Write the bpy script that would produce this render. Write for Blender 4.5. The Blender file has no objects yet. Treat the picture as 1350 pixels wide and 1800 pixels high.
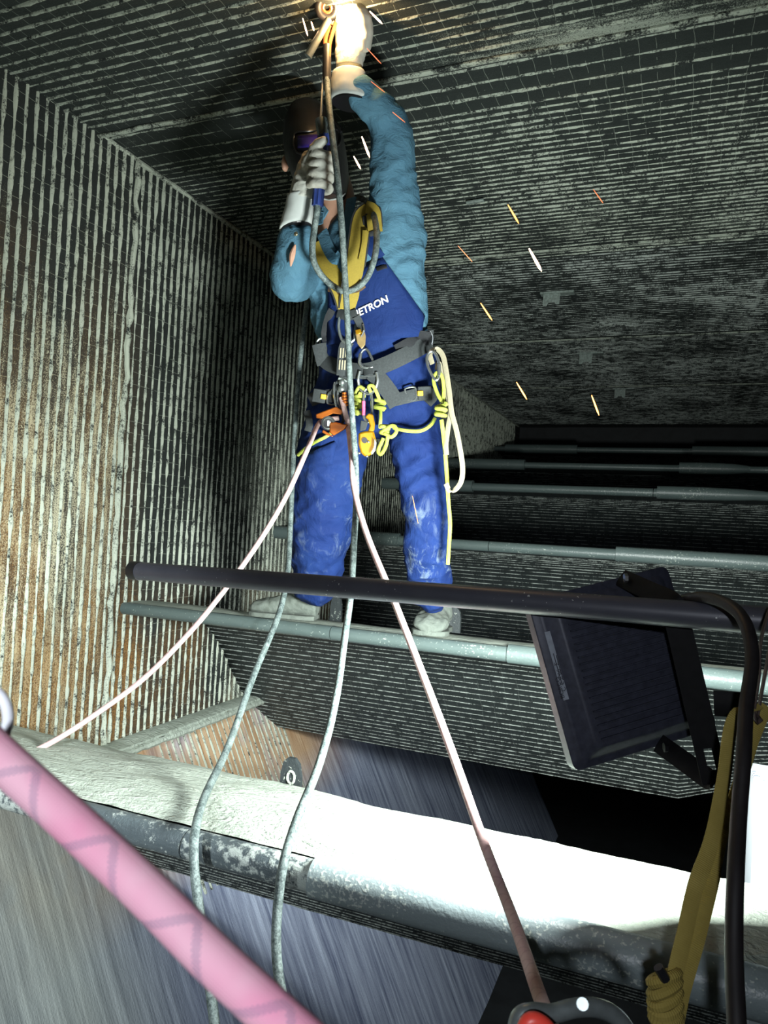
import bpy, bmesh, math, random
from mathutils import Vector, Matrix, noise
from mathutils.bvhtree import BVHTree
random.seed(7)
S = bpy.context.scene
COL = S.collection
V = Vector

# ------------------------------------------------------------------ camera
# world: X across the duct (right), Y along the duct (away), Z up, camera at the origin
FPX = 1283.9
RX = V((0.9240425, 0.04494543, -0.37963846))     # camera->world rows (camera x right, y down, z forward)
RY = V((0.37823628, 0.03674295, 0.9249796))
RZ = V((0.05552264, -0.99831351, 0.01695206))
cam_data = bpy.data.cameras.new('camera')
cam = bpy.data.objects.new('camera', cam_data)
COL.objects.link(cam)
cam_data.sensor_fit = 'HORIZONTAL'
cam_data.sensor_width = 36.0
cam_data.lens = 36.0 * FPX / 1350.0
cam_data.clip_start = 0.02
cam_data.clip_end = 60
cam_data.dof.use_dof = True
cam_data.dof.focus_distance = 2.3
cam_data.dof.aperture_fstop = 26
cam.matrix_world = Matrix(((RX[0], -RX[1], -RX[2], 0), (RY[0], -RY[1], -RY[2], 0),
                           (RZ[0], -RZ[1], -RZ[2], 0), (0, 0, 0, 1)))
S.camera = cam
# ------------------------------------------------------------------ world, exposure
wd = bpy.data.worlds.new('world'); S.world = wd
wd.use_nodes = True
wd.node_tree.nodes['Background'].inputs[0].default_value = (0.75, 0.85, 0.9, 1)
wd.node_tree.nodes['Background'].inputs[1].default_value = 0.006
S.view_settings.view_transform = 'Standard'
S.view_settings.look = 'None'
S.view_settings.exposure = 0.0
S.view_settings.gamma = 1.0
S.view_settings.use_curve_mapping = False


def light(name, kind, loc, energy, color, radius=0.05, target=None, **kw):
    ld = bpy.data.lights.new(name, kind)
    ld.energy = energy; ld.color = color
    if kind == 'AREA':
        ld.shape = 'RECTANGLE'; ld.size = kw.get('sx', .2); ld.size_y = kw.get('sy', .2)
        ld.spread = kw.get('spread', math.pi)
    else:
        ld.shadow_soft_size = radius
    if kind == 'SPOT':
        ld.spot_size = kw.get('cone', 2.0); ld.spot_blend = kw.get('blend', .5)
    o = bpy.data.objects.new(name, ld); COL.objects.link(o)
    o.location = loc
    if target is not None:
        o.rotation_euler = (V(target) - V(loc)).to_track_quat('-Z', 'Y').to_euler()
    return o


# the second work lamp hangs behind the photographer, to the left (outside the picture)
light('work_lamp_behind', 'SPOT', (-0.50, -0.55, 0.12), 400, (0.90, 0.98, 1.0), .04, target=(-2.0, 1.35, -1.0), cone=1.15, blend=.9)
# headlamp on the photographer's helmet
light('headlamp', 'SPOT', (0.05, -0.60, 0.22), 46.0, (0.86, 0.92, 1.0), .02, target=(-0.55, 1.3, -0.36), cone=1.2, blend=1.0)

# ------------------------------------------------------------------ helpers


def P(px, py, Y):
    """world point seen at photo pixel (px,py) at duct distance Y"""
    c = V((px - 675, py - 900, FPX))
    d = V((RX.dot(c), RY.dot(c), RZ.dot(c)))
    return d * (Y / d.y)


def PZ(px, py, zc):
    """world point at photo pixel (px,py) and camera depth zc"""
    c = V(((px - 675) / FPX, (py - 900) / FPX, 1.0)) * zc
    return V((RX.dot(c), RY.dot(c), RZ.dot(c)))


def depth(p):
    return RX[2] * p.x + RY[2] * p.y + RZ[2] * p.z


def rayd(px, py):
    c = V((px - 675, py - 900, FPX))
    return V((RX.dot(c), RY.dot(c), RZ.dot(c))).normalized()


def new_mesh(name, verts, faces, uvs=None, smooth=True):
    me = bpy.data.meshes.new(name)
    me.from_pydata([tuple(v) for v in verts], [], faces)
    me.update()
    if smooth:
        me.polygons.foreach_set('use_smooth', [True] * len(me.polygons))
    if uvs is not None:
        uv = me.uv_layers.new(name='UVMap')
        for poly in me.polygons:
            for li, vi in zip(poly.loop_indices, poly.vertices):
                uv.data[li].uv = uvs[vi]
    return me


def obj(name, me, mat=None, parent=None):
    o = bpy.data.objects.new(name, me)
    COL.objects.link(o)
    if mat is not None and me is not None and not me.materials:
        me.materials.append(mat)
    if parent is not None:
        o.parent = parent
    return o


def tag(o, label=None, cat=None, group=None, kind=None):
    if label: o['label'] = label
    if cat: o['category'] = cat
    if group: o['group'] = group
    if kind: o['kind'] = kind
    return o


def empty(name, label=None, cat=None, group=None, kind=None):
    o = bpy.data.objects.new(name, None)
    o.empty_display_size = .05
    COL.objects.link(o)
    return tag(o, label, cat, group, kind)


class MB:
    """collects shapes into one mesh"""
    def __init__(s):
        s.v = []; s.f = []; s.u = []

    def add(s, v, f, u=None):
        n = len(s.v)
        s.v += [V(p) for p in v]
        s.f += [tuple(i + n for i in q) for q in f]
        s.u += u if u is not None else [(0, 0)] * len(v)

    def box(s, c, ax, ay, az):
        """box from centre and three half-axis vectors"""
        c = V(c); ax, ay, az = V(ax), V(ay), V(az)
        v = [c + ax * i + ay * j + az * k for k in (-1, 1) for j in (-1, 1) for i in (-1, 1)]
        s.add(v, [(0, 2, 3, 1), (4, 5, 7, 6), (0, 1, 5, 4), (2, 6, 7, 3), (0, 4, 6, 2), (1, 3, 7, 5)])

    def tube(s, pts, r, n=8, closed=False, cap=True, flat=None):
        v, f, u = tube_data(pts, r, n, closed, cap, flat)
        s.add(v, f, u)

    def ball(s, c, r, n=8, sq=(1, 1, 1)):
        c = V(c); v = []; f = []
        for i in range(n + 1):
            t = math.pi * i / n
            for j in range(n):
                a = 2 * math.pi * j / n
                v.append(c + V((r * sq[0] * math.sin(t) * math.cos(a), r * sq[1] * math.sin(t) * math.sin(a), r * sq[2] * math.cos(t))))
        for i in range(n):
            for j in range(n):
                f.append((i * n + j, (i + 1) * n + j, (i + 1) * n + (j + 1) % n, i * n + (j + 1) % n))
        s.add(v, f)

    def prism(s, outline, off):
        """flat outline (list of points) extruded by vector off"""
        n = len(outline); off = V(off)
        v = [V(p) for p in outline] + [V(p) + off for p in outline]
        f = [tuple(range(n - 1, -1, -1)), tuple(range(n, 2 * n))]
        f += [(i, (i + 1) % n, n + (i + 1) % n, n + i) for i in range(n)]
        s.add(v, f)

    def build(s, name, mat, parent=None, smooth=True, bevel=0):
        me = new_mesh(name, s.v, s.f, s.u, smooth)
        bm = bmesh.new(); bm.from_mesh(me)
        bmesh.ops.recalc_face_normals(bm, faces=bm.faces)
        bm.to_mesh(me); bm.free()
        o = obj(name, me, mat, parent)
        if bevel:
            m = o.modifiers.new('bevel', 'BEVEL'); m.width = bevel; m.segments = 2; m.limit_method = 'ANGLE'; m.angle_limit = .6
        if smooth:
            auto(o)
        return o


def auto(o, ang=.7):
    me = o.data
    bm = bmesh.new(); bm.from_mesh(me)
    for e in bm.edges:
        if len(e.link_faces) == 2 and e.calc_face_angle(0) > ang:
            e.smooth = False
    bm.to_mesh(me); bm.free()


def spline(pts, sub=8, closed=False):
    """Catmull-Rom through pts"""
    pts = [V(p) for p in pts]
    n = len(pts)
    out = []
    rng = n if closed else n - 1
    for i in range(rng):
        if closed:
            a, b, c, d = pts[(i - 1) % n], pts[i], pts[(i + 1) % n], pts[(i + 2) % n]
        else:
            b, c = pts[i], pts[i + 1]
            a = pts[i - 1] if i else b * 2 - c
            d = pts[i + 2] if i + 2 < n else c * 2 - b
        for k in range(sub):
            t = k / sub
            out.append(((b * 2) + (c - a) * t + (a * 2 - b * 5 + c * 4 - d) * t * t + (b * 3 - a - c * 3 + d) * t ** 3) * .5)
    if not closed:
        out.append(pts[-1])
    return out


def frames(pts, closed=False):
    n = len(pts); T = []
    for i in range(n):
        a = pts[(i - 1) % n] if (closed or i) else pts[0]
        b = pts[(i + 1) % n] if (closed or i < n - 1) else pts[-1]
        t = b - a
        T.append(t.normalized() if t.length > 1e-9 else V((0, 0, 1)))
    ref = V((0, 0, 1)) if abs(T[0].z) < .9 else V((1, 0, 0))
    N = [(ref - T[0] * ref.dot(T[0])).normalized()]
    for i in range(1, n):
        m = N[-1] - T[i] * N[-1].dot(T[i])
        N.append(m.normalized() if m.length > 1e-6 else N[-1])
    return T, N


def tube_data(pts, r, n=8, closed=False, cap=True, flat=None):
    """round (or flat = (half width, half thickness, width direction)) section swept along pts"""
    pts = [V(p) for p in pts]
    T, N = frames(pts, closed)
    v = []; f = []; u = []; L = 0
    m = len(pts)
    for i, p in enumerate(pts):
        if i: L += (p - pts[i - 1]).length
        rr = r[i] if isinstance(r, (list, tuple)) else r
        if flat:
            w = flat[2][i] if isinstance(flat[2], list) else V(flat[2])
            a = (w - T[i] * w.dot(T[i])).normalized(); b = T[i].cross(a)
            for k in range(n):
                t = 2 * math.pi * (k + .5) / n
                ca, sa = math.cos(t), math.sin(t)
                q = max(abs(ca), abs(sa))
                v.append(p + a * (flat[0] * ca / q) + b * (flat[1] * sa / q)); u.append((k / n, L))
        else:
            a = N[i]; b = T[i].cross(a)
            for k in range(n):
                t = 2 * math.pi * k / n
                v.append(p + (a * math.cos(t) + b * math.sin(t)) * rr); u.append((k / n, L))
    for i in range(m if closed else m - 1):
        for k in range(n):
            i2 = (i + 1) % m
            f.append((i * n + k, i * n + (k + 1) % n, i2 * n + (k + 1) % n, i2 * n + k))
    if cap and not closed:
        f.append(tuple(range(n - 1, -1, -1)))
        f.append(tuple((m - 1) * n + k for k in range(n)))
    return v, f, u


def loft(mb, rings, n=20):
    """rings: (centre, axis a, axis b) half-axis vectors; capped"""
    v = []; f = []
    for c, a, b in rings:
        for k in range(n):
            t = 2 * math.pi * k / n
            v.append(V(c) + V(a) * math.cos(t) + V(b) * math.sin(t))
    m = len(rings)
    for i in range(m - 1):
        for k in range(n):
            f.append((i * n + k, i * n + (k + 1) % n, (i + 1) * n + (k + 1) % n, (i + 1) * n + k))
    f.append(tuple(range(n - 1, -1, -1)))
    f.append(tuple((m - 1) * n + k for k in range(n)))
    mb.add(v, f)


def limb(mb, pts, rad, sub=5, n=16, sq=1.0):
    """tapered round limb through pts with radii"""
    pp = spline(pts, sub); rr = spline([V((r, 0, 0)) for r in rad], sub)
    T, N = frames(pp)
    rings = []
    r0 = rr[0].x
    rings.append((pp[0] - T[0] * r0 * .55, N[0] * r0 * .6, T[0].cross(N[0]) * r0 * .6 * sq))
    for i, p in enumerate(pp):
        b = T[i].cross(N[i]); rings.append((p, N[i] * rr[i].x, b * rr[i].x * sq))
    r1 = rr[-1].x
    rings.append((pp[-1] + T[-1] * r1 * .55, N[-1] * r1 * .6, T[-1].cross(N[-1]) * r1 * .6 * sq))
    loft(mb, rings, n)


def fuse(mb, name, voxel, smooth_it=6, disp=None):
    """join overlapping closed shapes into one continuous skin"""
    me = new_mesh(name + '_tmp', mb.v, mb.f)
    bm = bmesh.new(); bm.from_mesh(me); bmesh.ops.recalc_face_normals(bm, faces=bm.faces); bm.to_mesh(me); bm.free()
    o = bpy.data.objects.new(name + '_tmp', me); COL.objects.link(o)
    m = o.modifiers.new('r', 'REMESH'); m.mode = 'VOXEL'; m.voxel_size = voxel
    if smooth_it:
        s = o.modifiers.new('s', 'SMOOTH'); s.iterations = smooth_it; s.factor = .5
    dg = bpy.context.evaluated_depsgraph_get()
    out = bpy.data.meshes.new_from_object(o.evaluated_get(dg))
    bpy.data.objects.remove(o); bpy.data.meshes.remove(me)
    out.name = name
    if disp:
        no = [v.normal.copy() for v in out.vertices]
        for v, nn in zip(out.vertices, no):
            v.co += nn * disp(v.co, nn)
    out.polygons.foreach_set('use_smooth', [True] * len(out.polygons))
    return out


def fbm(p, s, o=3):
    return noise.fractal(V(p) * s, 1.0, 2.0, o)


# ------------------------------------------------------------------ materials
class NT:
    def __init__(s, name):
        s.m = bpy.data.materials.new(name); s.m.use_nodes = True
        s.t = s.m.node_tree; s.b = s.t.nodes['Principled BSDF']

    def n(s, kind, **kw):
        nd = s.t.nodes.new('ShaderNode' + kind)
        for k, v in kw.items():
            if k.startswith('i_'):
                nd.inputs[k[2:].replace('_', ' ')].default_value = v
            else:
                setattr(nd, k, v)
        return nd

    def l(s, a, b):
        s.t.links.new(a, b)

    def coord(s, scale=(1, 1, 1), kind='Object'):
        tc = s.n('TexCoord'); mp = s.n('Mapping')
        mp.inputs['Scale'].default_value = scale
        s.l(tc.outputs[kind], mp.inputs['Vector'])
        return mp.outputs[0]

    def noise(s, vec, scale, detail=4, rough=.6, dist=0):
        nd = s.n('TexNoise'); nd.inputs['Scale'].default_value = scale
        nd.inputs['Detail'].default_value = detail; nd.inputs['Roughness'].default_value = rough
        nd.inputs['Distortion'].default_value = dist
        s.l(vec, nd.inputs['Vector']); return nd.outputs['Fac']

    def ramp(s, fac, stops):
        r = s.n('ValToRGB')
        e = r.color_ramp.elements
        while len(e) > 1: e.remove(e[-1])
        for i, (p, c) in enumerate(stops):
            el = e[0] if i == 0 else e.new(p)
            el.position = p
            el.color = c if len(c) == 4 else (*c, 1)
        s.l(fac, r.inputs[0]); return r.outputs[0]

    def step(s, fac, a, b):
        return s.ramp(fac, [(a, (0, 0, 0)), (b, (1, 1, 1))])

    def math(s, op, a, b=None, clamp=False):
        nd = s.n('Math', operation=op, use_clamp=clamp)
        for i, x in enumerate((a, b)):
            if x is None: continue
            if isinstance(x, (int, float)): nd.inputs[i].default_value = x
            else: s.l(x, nd.inputs[i])
        return nd.outputs[0]

    def mix(s, fac, a, b):
        nd = s.n('Mix', data_type='RGBA')
        for i, x in ((0, fac), (6, a), (7, b)):
            if isinstance(x, tuple): nd.inputs[i].default_value = (*x, 1) if len(x) == 3 else x
            elif isinstance(x, (int, float)): nd.inputs[i].default_value = x
            else: s.l(x, nd.inputs[i])
        return nd.outputs[2]

    def sep(s, vec):
        nd = s.n('SeparateXYZ'); s.l(vec, nd.inputs[0]); return nd.outputs

    def rng(s, val, a, b, c=0., d=1.):
        nd = s.n('MapRange'); s.l(val, nd.inputs[0])
        for i, x in enumerate((a, b, c, d)): nd.inputs[i + 1].default_value = x
        return nd.outputs[0]

    def bump(s, h, strength=.5, dist=.01):
        b = s.n('Bump'); b.inputs['Strength'].default_value = strength; b.inputs['Distance'].default_value = dist
        s.l(h, b.inputs['Height']); s.l(b.outputs[0], s.b.inputs['Normal'])

    def out(s, col=None, rough=None, metal=None):
        for k, x in (('Base Color', col), ('Roughness', rough), ('Metallic', metal)):
            if x is None: continue
            if isinstance(x, tuple): s.b.inputs[k].default_value = (*x, 1)
            elif isinstance(x, (int, float)): s.b.inputs[k].default_value = x
            else: s.l(x, s.b.inputs[k])
        return s.m


def plain(name, col, rough=.5, metal=0., var=.25, scale=30, bump=.0):
    t = NT(name)
    v = t.coord(); f = t.noise(v, scale)
    dark = tuple(c * (1 - var) for c in col); lite = tuple(min(1, c * (1 + var)) for c in col)
    c = t.mix(t.step(f, .3, .7), dark, lite)
    if bump: t.bump(f, bump, .004)
    return t.out(c, rough, metal)


DUST = (0.43, 0.47, 0.39)
DARK = (0.010, 0.014, 0.013)


def mesh_lath(name, along, across, dust_lo, dust_hi, wires=True, tint=None, sp=.052):
    """soot-dark mesh-lath surface with streaky dust; along/across = axis index of ribs / across"""
    t = NT(name)
    co = t.coord()
    sc = [1, 1, 1]; sc[along] = .12
    st = t.noise(t.coord(tuple(sc)), 42, 5, .65)                    # streaks along the ribs
    big = t.noise(t.coord((1, 1, 1)), 1.6, 4, .6, .4)               # broad dust patches
    fine = t.noise(co, 230, 3, .7)
    spk = t.noise(co, 90, 2, .5)
    amt = t.rng(big, .35, .68, dust_lo, dust_hi)
    return t, co, st, big, fine, spk, amt


def lath_material(name, along, across, lo, hi, wires=True, sp=.052, hook=None, wire_amt=.55):
    t, co, st, big, fine, spk, amt = mesh_lath(name, along, across, lo, hi)
    xyz = t.sep(co)
    if hook:
        amt = hook(t, xyz, amt, big)
    s = t.math('ADD', t.math('MULTIPLY', st, .42), t.math('MULTIPLY', fine, .58))
    thr = t.math('SUBTRACT', .74, t.math('MULTIPLY', amt, .36))
    d = t.math('MULTIPLY', t.math('SUBTRACT', s, thr), 9.0, True)
    spots = t.math('MULTIPLY', t.math('SUBTRACT', spk, t.math('SUBTRACT', .80, t.math('MULTIPLY', amt, .22))), 14, True)
    d = t.math('MAXIMUM', d, spots)
    if wires:
        wob = t.noise(co, 9, 2, .5)
        for ax, spc, br in ((across, None, 0), (along, sp, 1)):
            if spc is None: continue
            x = t.math('ADD', t.math('DIVIDE', xyz[ax], spc), t.math('MULTIPLY', wob, .35))
            fr = t.math('ABSOLUTE', t.math('SUBTRACT', t.math('FRACT', x), .5))
            line = t.math('LESS_THAN', fr, .014)
            brk = t.math('GREATER_THAN', t.noise(co, 17, 2, .5), .44)
            d = t.math('MAXIMUM', d, t.math('MULTIPLY', t.math('MULTIPLY', line, brk), wire_amt))
    return t, co, xyz, d, st, fine, amt


# ceiling: ribs run across the duct (X)
def ceil_hook(t, xyz, amt, big):
    # dust lies thickest on the sheet beyond the first joint, away from the side wall
    far = t.math('MULTIPLY', t.rng(xyz[1], 2.6, 3.3, 0, 1), t.rng(xyz[0], -1.3, -.2, 0, 1))
    ridge = t.math('MULTIPLY', t.rng(xyz[1], 1.95, 2.16, 0, 1), t.math('MULTIPLY', t.rng(xyz[1], 2.20, 2.17, 0, 1), t.rng(xyz[0], -1.2, -.2, 0, 1)))
    a = t.math('MULTIPLY', t.math('ADD', t.math('MULTIPLY', amt, .55), t.math('MULTIPLY', far, .32)), t.rng(xyz[1], 3.75, 4.6, 1, .45))  # dust also thinned down the duct, standing in for the weaker light there
    return t.math('ADD', a, t.math('MULTIPLY', ridge, .75), True)


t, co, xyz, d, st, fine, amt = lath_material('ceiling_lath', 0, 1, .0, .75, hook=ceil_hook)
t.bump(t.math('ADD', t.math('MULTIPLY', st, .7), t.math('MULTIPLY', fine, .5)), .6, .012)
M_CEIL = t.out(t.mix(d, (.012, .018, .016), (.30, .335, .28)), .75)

# left wall: ribs run up (Z); beige dust and rust stains on the lower, nearer sheet


def wall_hook(t, xyz, amt, big):
    near = t.rng(xyz[1], 2.46, 2.36, 0, 1)
    low = t.rng(xyz[2], 1.35, 0.2, 0, 1)
    far = t.math('MULTIPLY', t.rng(xyz[1], 2.9, 3.4, 0, .55), t.rng(xyz[2], 1.1, .3, 0, 1))
    a = t.math('ADD', t.math('MULTIPLY', amt, .5), t.math('MULTIPLY', t.math('MULTIPLY', near, low), .58))
    return t.math('MULTIPLY', t.math('ADD', a, far, True), t.rng(xyz[1], 4.2, 5.2, 1, .35))  # dust cut on the far wall, standing in for the shadow there


t, co, xyz, d, st, fine, amt = lath_material('wall_lath', 2, 1, .15, .75, hook=wall_hook)
t.bump(t.math('ADD', t.math('MULTIPLY', st, .7), t.math('MULTIPLY', fine, .5)), .7, .012)
rn = t.noise(t.coord((1, 1, .35)), 2.6, 5, .6, .3)
zone = t.math('MULTIPLY', t.rng(xyz[2], 1.1, 0, 0, 1), t.math('ADD', t.math('ADD', t.rng(xyz[1], 2.6, 2.2, 0, .6), t.rng(xyz[1], 2.05, 1.75, 0, .6)), t.rng(xyz[2], -.25, -.6, 0, 1)))
rust = t.math('MULTIPLY', t.step(rn, .38, .60), zone, True)
gr = t.noise(co, 160, 4, .75)
base = t.mix(rust, DARK, t.mix(t.step(gr, .38, .62), (.055, .024, .008), (.27, .135, .032)))
beige = t.math('MULTIPLY', t.rng(xyz[1], 2.42, 2.36, 0, 1), t.rng(xyz[2], 1.2, .5, 0, 1))
dcol = t.mix(t.math('MULTIPLY', rust, .6), t.mix(beige, DUST, (.48, .46, .33)), (.50, .32, .12))
M_WALL = t.out(t.mix(t.math('MULTIPLY', d, t.math('SUBTRACT', 1, t.math('MULTIPLY', rust, .25))), base, dcol), .8)

# vane plates: ribs run across (X)
t, co, xyz, d, st, fine, amt = lath_material('vane_lath', 0, 1, -.35, .10, sp=.06, wire_amt=.28)
t.bump(t.math('ADD', st, fine), .4, .008)
M_VANE = t.out(t.mix(d, (.020, .026, .026), (.30, .34, .31)), .5)


def rib_material(name, axis, keep=.5, col=DUST, zonal=False):
    t = NT(name)
    co = t.coord(kind='Object')
    info = t.n('ObjectInfo')
    off = t.n('VectorMath', operation='ADD'); t.l(co, off.inputs[0])
    cb = t.n('CombineXYZ'); t.l(t.math('MULTIPLY', info.outputs['Random'], 37.), cb.inputs[0]); t.l(cb.outputs[0], off.inputs[1])
    f1 = t.noise(off.outputs[0], 14, 4, .7); f2 = t.noise(off.outputs[0], 150, 3, .7)
    s = t.math('ADD', t.math('MULTIPLY', f1, .6), t.math('MULTIPLY', f2, .4))
    d = t.math('MULTIPLY', t.math('SUBTRACT', s, keep), 10., True)
    t.bump(f2, .5, .006)
    return t.out(t.mix(d, DARK, col), .85)


M_RIBC = rib_material('rib_dust_ceiling', 0, .43, (.36, .40, .335))
M_RIBW = rib_material('rib_dust_wall', 2, .40)
M_RIBV = rib_material('rib_dust_vane', 0, .44, (.30, .335, .31))

# painted steel nose bars with light dust specks
t = NT('nose_steel'); co = t.coord()
a = t.noise(t.coord((.2, 1, 1)), 26, 4, .6); b = t.noise(co, 120, 2, .5); c = t.noise(co, 6, 3, .6)
spk = t.step(t.math('ADD', t.math('MULTIPLY', b, .7), t.math('MULTIPLY', c, .35)), .65, .70)
t.bump(t.math('ADD', a, b), .25, .004)
M_NOSE = t.out(t.mix(t.math('MULTIPLY', spk, .8), t.mix(a, (.060, .085, .083), (.11, .145, .14)), (.42, .47, .42)), .42)
t = NT('nose_worn_steel'); co = t.coord()
a = t.noise(t.coord((.25, 1, 1)), 30, 5, .7); b = t.noise(co, 60, 4, .7); c = t.noise(co, 5, 3, .6)
wear = t.step(t.math('ADD', t.math('MULTIPLY', b, .5), t.math('MULTIPLY', c, .5)), .54, .60)
t.bump(t.math('ADD', a, b), .5, .006)
M_NOSE1 = t.out(t.mix(t.math('MULTIPLY', wear, .75), t.mix(a, (.035, .045, .052), (.10, .125, .135)), (.45, .50, .47)), .38)

t = NT('sleeve_steel_lit'); co = t.coord()  # lighter copy of the nose steel, lamplight put into the colour; dust specks
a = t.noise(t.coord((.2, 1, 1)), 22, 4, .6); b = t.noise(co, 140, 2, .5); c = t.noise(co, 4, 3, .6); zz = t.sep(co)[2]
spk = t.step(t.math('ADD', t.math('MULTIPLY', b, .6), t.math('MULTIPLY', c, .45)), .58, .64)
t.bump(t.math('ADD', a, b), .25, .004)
M_SLV_LIT = t.out(t.mix(t.math('MULTIPLY', spk, .8), t.mix(a, (.19, .235, .245), (.30, .36, .37)), (.62, .67, .62)), .38)

# caked pale dust on the ledge
t = NT('ledge_dust'); co = t.coord()
a = t.noise(t.coord((.6, 1.4, 1)), 22, 5, .6, 1.2); b = t.noise(co, 110, 3, .6)
c = t.noise(co, 3.2, 3, .55)
scr = t.math('MULTIPLY', t.step(t.noise(t.coord((.45, 1.6, 1)), 60, 5, .75), .62, .66), t.step(c, .48, .60))
t.bump(t.math('ADD', a, t.math('MULTIPLY', b, .3)), .8, .022)
M_DECK = t.out(t.mix(t.math('MULTIPLY', scr, .75), t.mix(a, (.33, .38, .325), (.42, .47, .405)), (.15, .17, .16)), .9)
# ------------------------------------------------------------------ setting
W = -2.192      # left wall
H = 1.476       # ceiling
XR = 2.4        # right side, out of view


def grid(name, o, a, b, na, nb, disp=None):
    v = []; f = []
    o, a, b = V(o), V(a), V(b)
    for j in range(nb + 1):
        for i in range(na + 1):
            p = o + a * (i / na) + b * (j / nb)
            v.append(p + (disp(p) if disp else V((0, 0, 0))))
    for j in range(nb):
        for i in range(na):
            k = j * (na + 1) + i
            f.append((k, k + 1, k + na + 2, k + na + 1))
    return new_mesh(name, v, f)


def rib_mesh(name, length, w, h, seed, seg=70, jit=.35):
    """ragged dust-caked ridge along +X, base on z=0, ridge to +Z"""
    v = []; f = []
    for i in range(seg + 1):
        x = length * i / seg
        n1 = noise.noise(V((x * 9, seed * 3.1, 0))); n2 = noise.noise(V((x * 31, seed * 5.3, 2)))
        ww = w * (1 + jit * n1 + jit * .7 * n2); hh = h * (1 + jit * n1 + jit * n2)
        dy = w * .35 * noise.noise(V((x * 6, seed, 7)))
        v += [(x, -ww + dy, -.002), (x, -ww * .35 + dy, hh), (x, ww * .45 + dy, hh * .9), (x, ww + dy, -.002)]
    for i in range(seg):
        for k in range(3):
            f.append((i * 4 + k, (i + 1) * 4 + k, (i + 1) * 4 + k + 1, i * 4 + k + 1))
    return new_mesh(name, v, f)


def joined(name, meshes_mats, mat, parent):
    """many far ribs as one mesh"""
    v = []; f = []
    for me, mx in meshes_mats:
        n = len(v)
        v += [mx @ q.co for q in me.vertices]
        f += [tuple(i + n for i in p.vertices) for p in me.polygons]
    o = obj(name, new_mesh(name, v, f), mat, parent)
    o['kind'] = 'stuff'
    return o


def sag(p):
    return V((0, 0, .006 * noise.noise(p * 2.2)))


# ceiling: overlapping sheets, each a panel of its own
ceiling = tag(empty('ceiling', 'soot-black ribbed lath ceiling of the duct with dusty ridges'), kind='structure')
CS = [0.5, 2.165, 3.79, 5.58, 7.4, 10.2]
CZ = [H - .020, H, H - .003, H - .001, H - .004]
for i in range(5):
    z = CZ[i]
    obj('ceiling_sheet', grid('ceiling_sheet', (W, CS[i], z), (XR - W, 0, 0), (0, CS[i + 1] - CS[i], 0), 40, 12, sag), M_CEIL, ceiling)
    if i:
        m = MB()
        pts = [V((W + (XR - W) * k / 40, CS[i] + .012 * noise.noise(V((k * .7, i, 0))), min(CZ[i - 1], z) - .004)) for k in range(41)]
        m.tube(pts, 0, 8, flat=(.011, .006, V((0, 1, 0))))
        m.build('sheet_joint', M_RIBC, ceiling)
crib = [rib_mesh('ceiling_rib', XR - W, .0036, .0052, k, 200, .8) for k in range(6)]
far = []
y = 1.05; k = 0
while y < 9.9:
    i = max(j for j in range(5) if CS[j] <= y)
    edge = min(abs(y - c) for c in CS)
    if edge > .03 and not (2.19 < y < 2.50 and k % 2):
        mx = Matrix.Translation((W, y, CZ[i] + .001)) @ Matrix.Rotation(math.pi, 4, 'X')
        if y < 3.9:
            o = obj('rib', crib[k % 6], M_RIBC, ceiling); o.matrix_world = mx
        else:
            far.append((crib[k % 6], mx))
    y += .0392; k += 1
joined('distant_ribs', far, M_RIBV, ceiling)  # darker vane rib colour, so the far ceiling looks dimly lit

# left wall
wall_left = tag(empty('wall_left', 'ribbed lath side wall with beige dust and rust stains'), kind='structure')
for a, b in ((.5, 2.385), (2.385, 4.15), (4.15, 7.45), (7.45, 10.2)):
    off = 0 if a > 2 else -.0
    obj('wall_sheet', grid('wall_sheet', (W + (.014 if a < 2 else 0), a, -1.0), (0, b - a, 0), (0, 0, H + 1.0), 16, 24,
                           lambda p: V((.006 * noise.noise(p * 2.5), 0, 0))), M_WALL, wall_left)
wrib = [rib_mesh('wall_rib', H + .99, .0068, .0078, 20 + k, 150, .65) for k in range(6)]
far = []
y = 1.04; k = 0
RW = Matrix(((0, 0, 1), (0, 1, 0), (1, 0, 0))).to_4x4()     # local x -> world z, local z -> world x
while y < 9.9:
    if abs(y - 2.385) > .03:
        mx = Matrix.Translation((W + (.014 if y < 2.385 else 0), y, -1.0)) @ RW
        if y < 4.4:
            o = obj('rib', wrib[k % 6], M_RIBW, wall_left); o.matrix_world = mx
        else:
            far.append((wrib[k % 6], mx))
    y += .0437; k += 1
joined('distant_ribs', far, M_RIBW, wall_left)
# ragged vertical sheet joint, and the crusted corner bead along the ceiling
m = MB()
pts = [V((W + .016 + .008 * noise.noise(V((z, 0, 3))), 2.385 + .02 * noise.noise(V((z * 2.3, 1, 0))), -1.0 + (H + .98) * z / 60)) for z in range(61)]
rr = [.013 + .010 * noise.noise(V((z * .9, 5, 0))) for z in range(61)]
m.tube(pts, rr, 8)
m.build('sheet_joint', M_RIBW, wall_left)
m = MB()
pts = [V((W + .006, .9 + 9.2 * z / 160, H - .008 - .006 * abs(noise.noise(V((z * .9, 0, 0)))))) for z in range(161)]
m.tube(pts, [.011 + .006 * noise.noise(V((z * 1.3, 9, 0))) for z in range(161)], 7)
m.build('corner_bead', M_RIBW, wall_left)

# lower side wall slopes inwards below a crusted ledge
K = .5
ZL = -.985


def low_pt(y, z):
    return V((W + K * (ZL - z), y, z))


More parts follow.
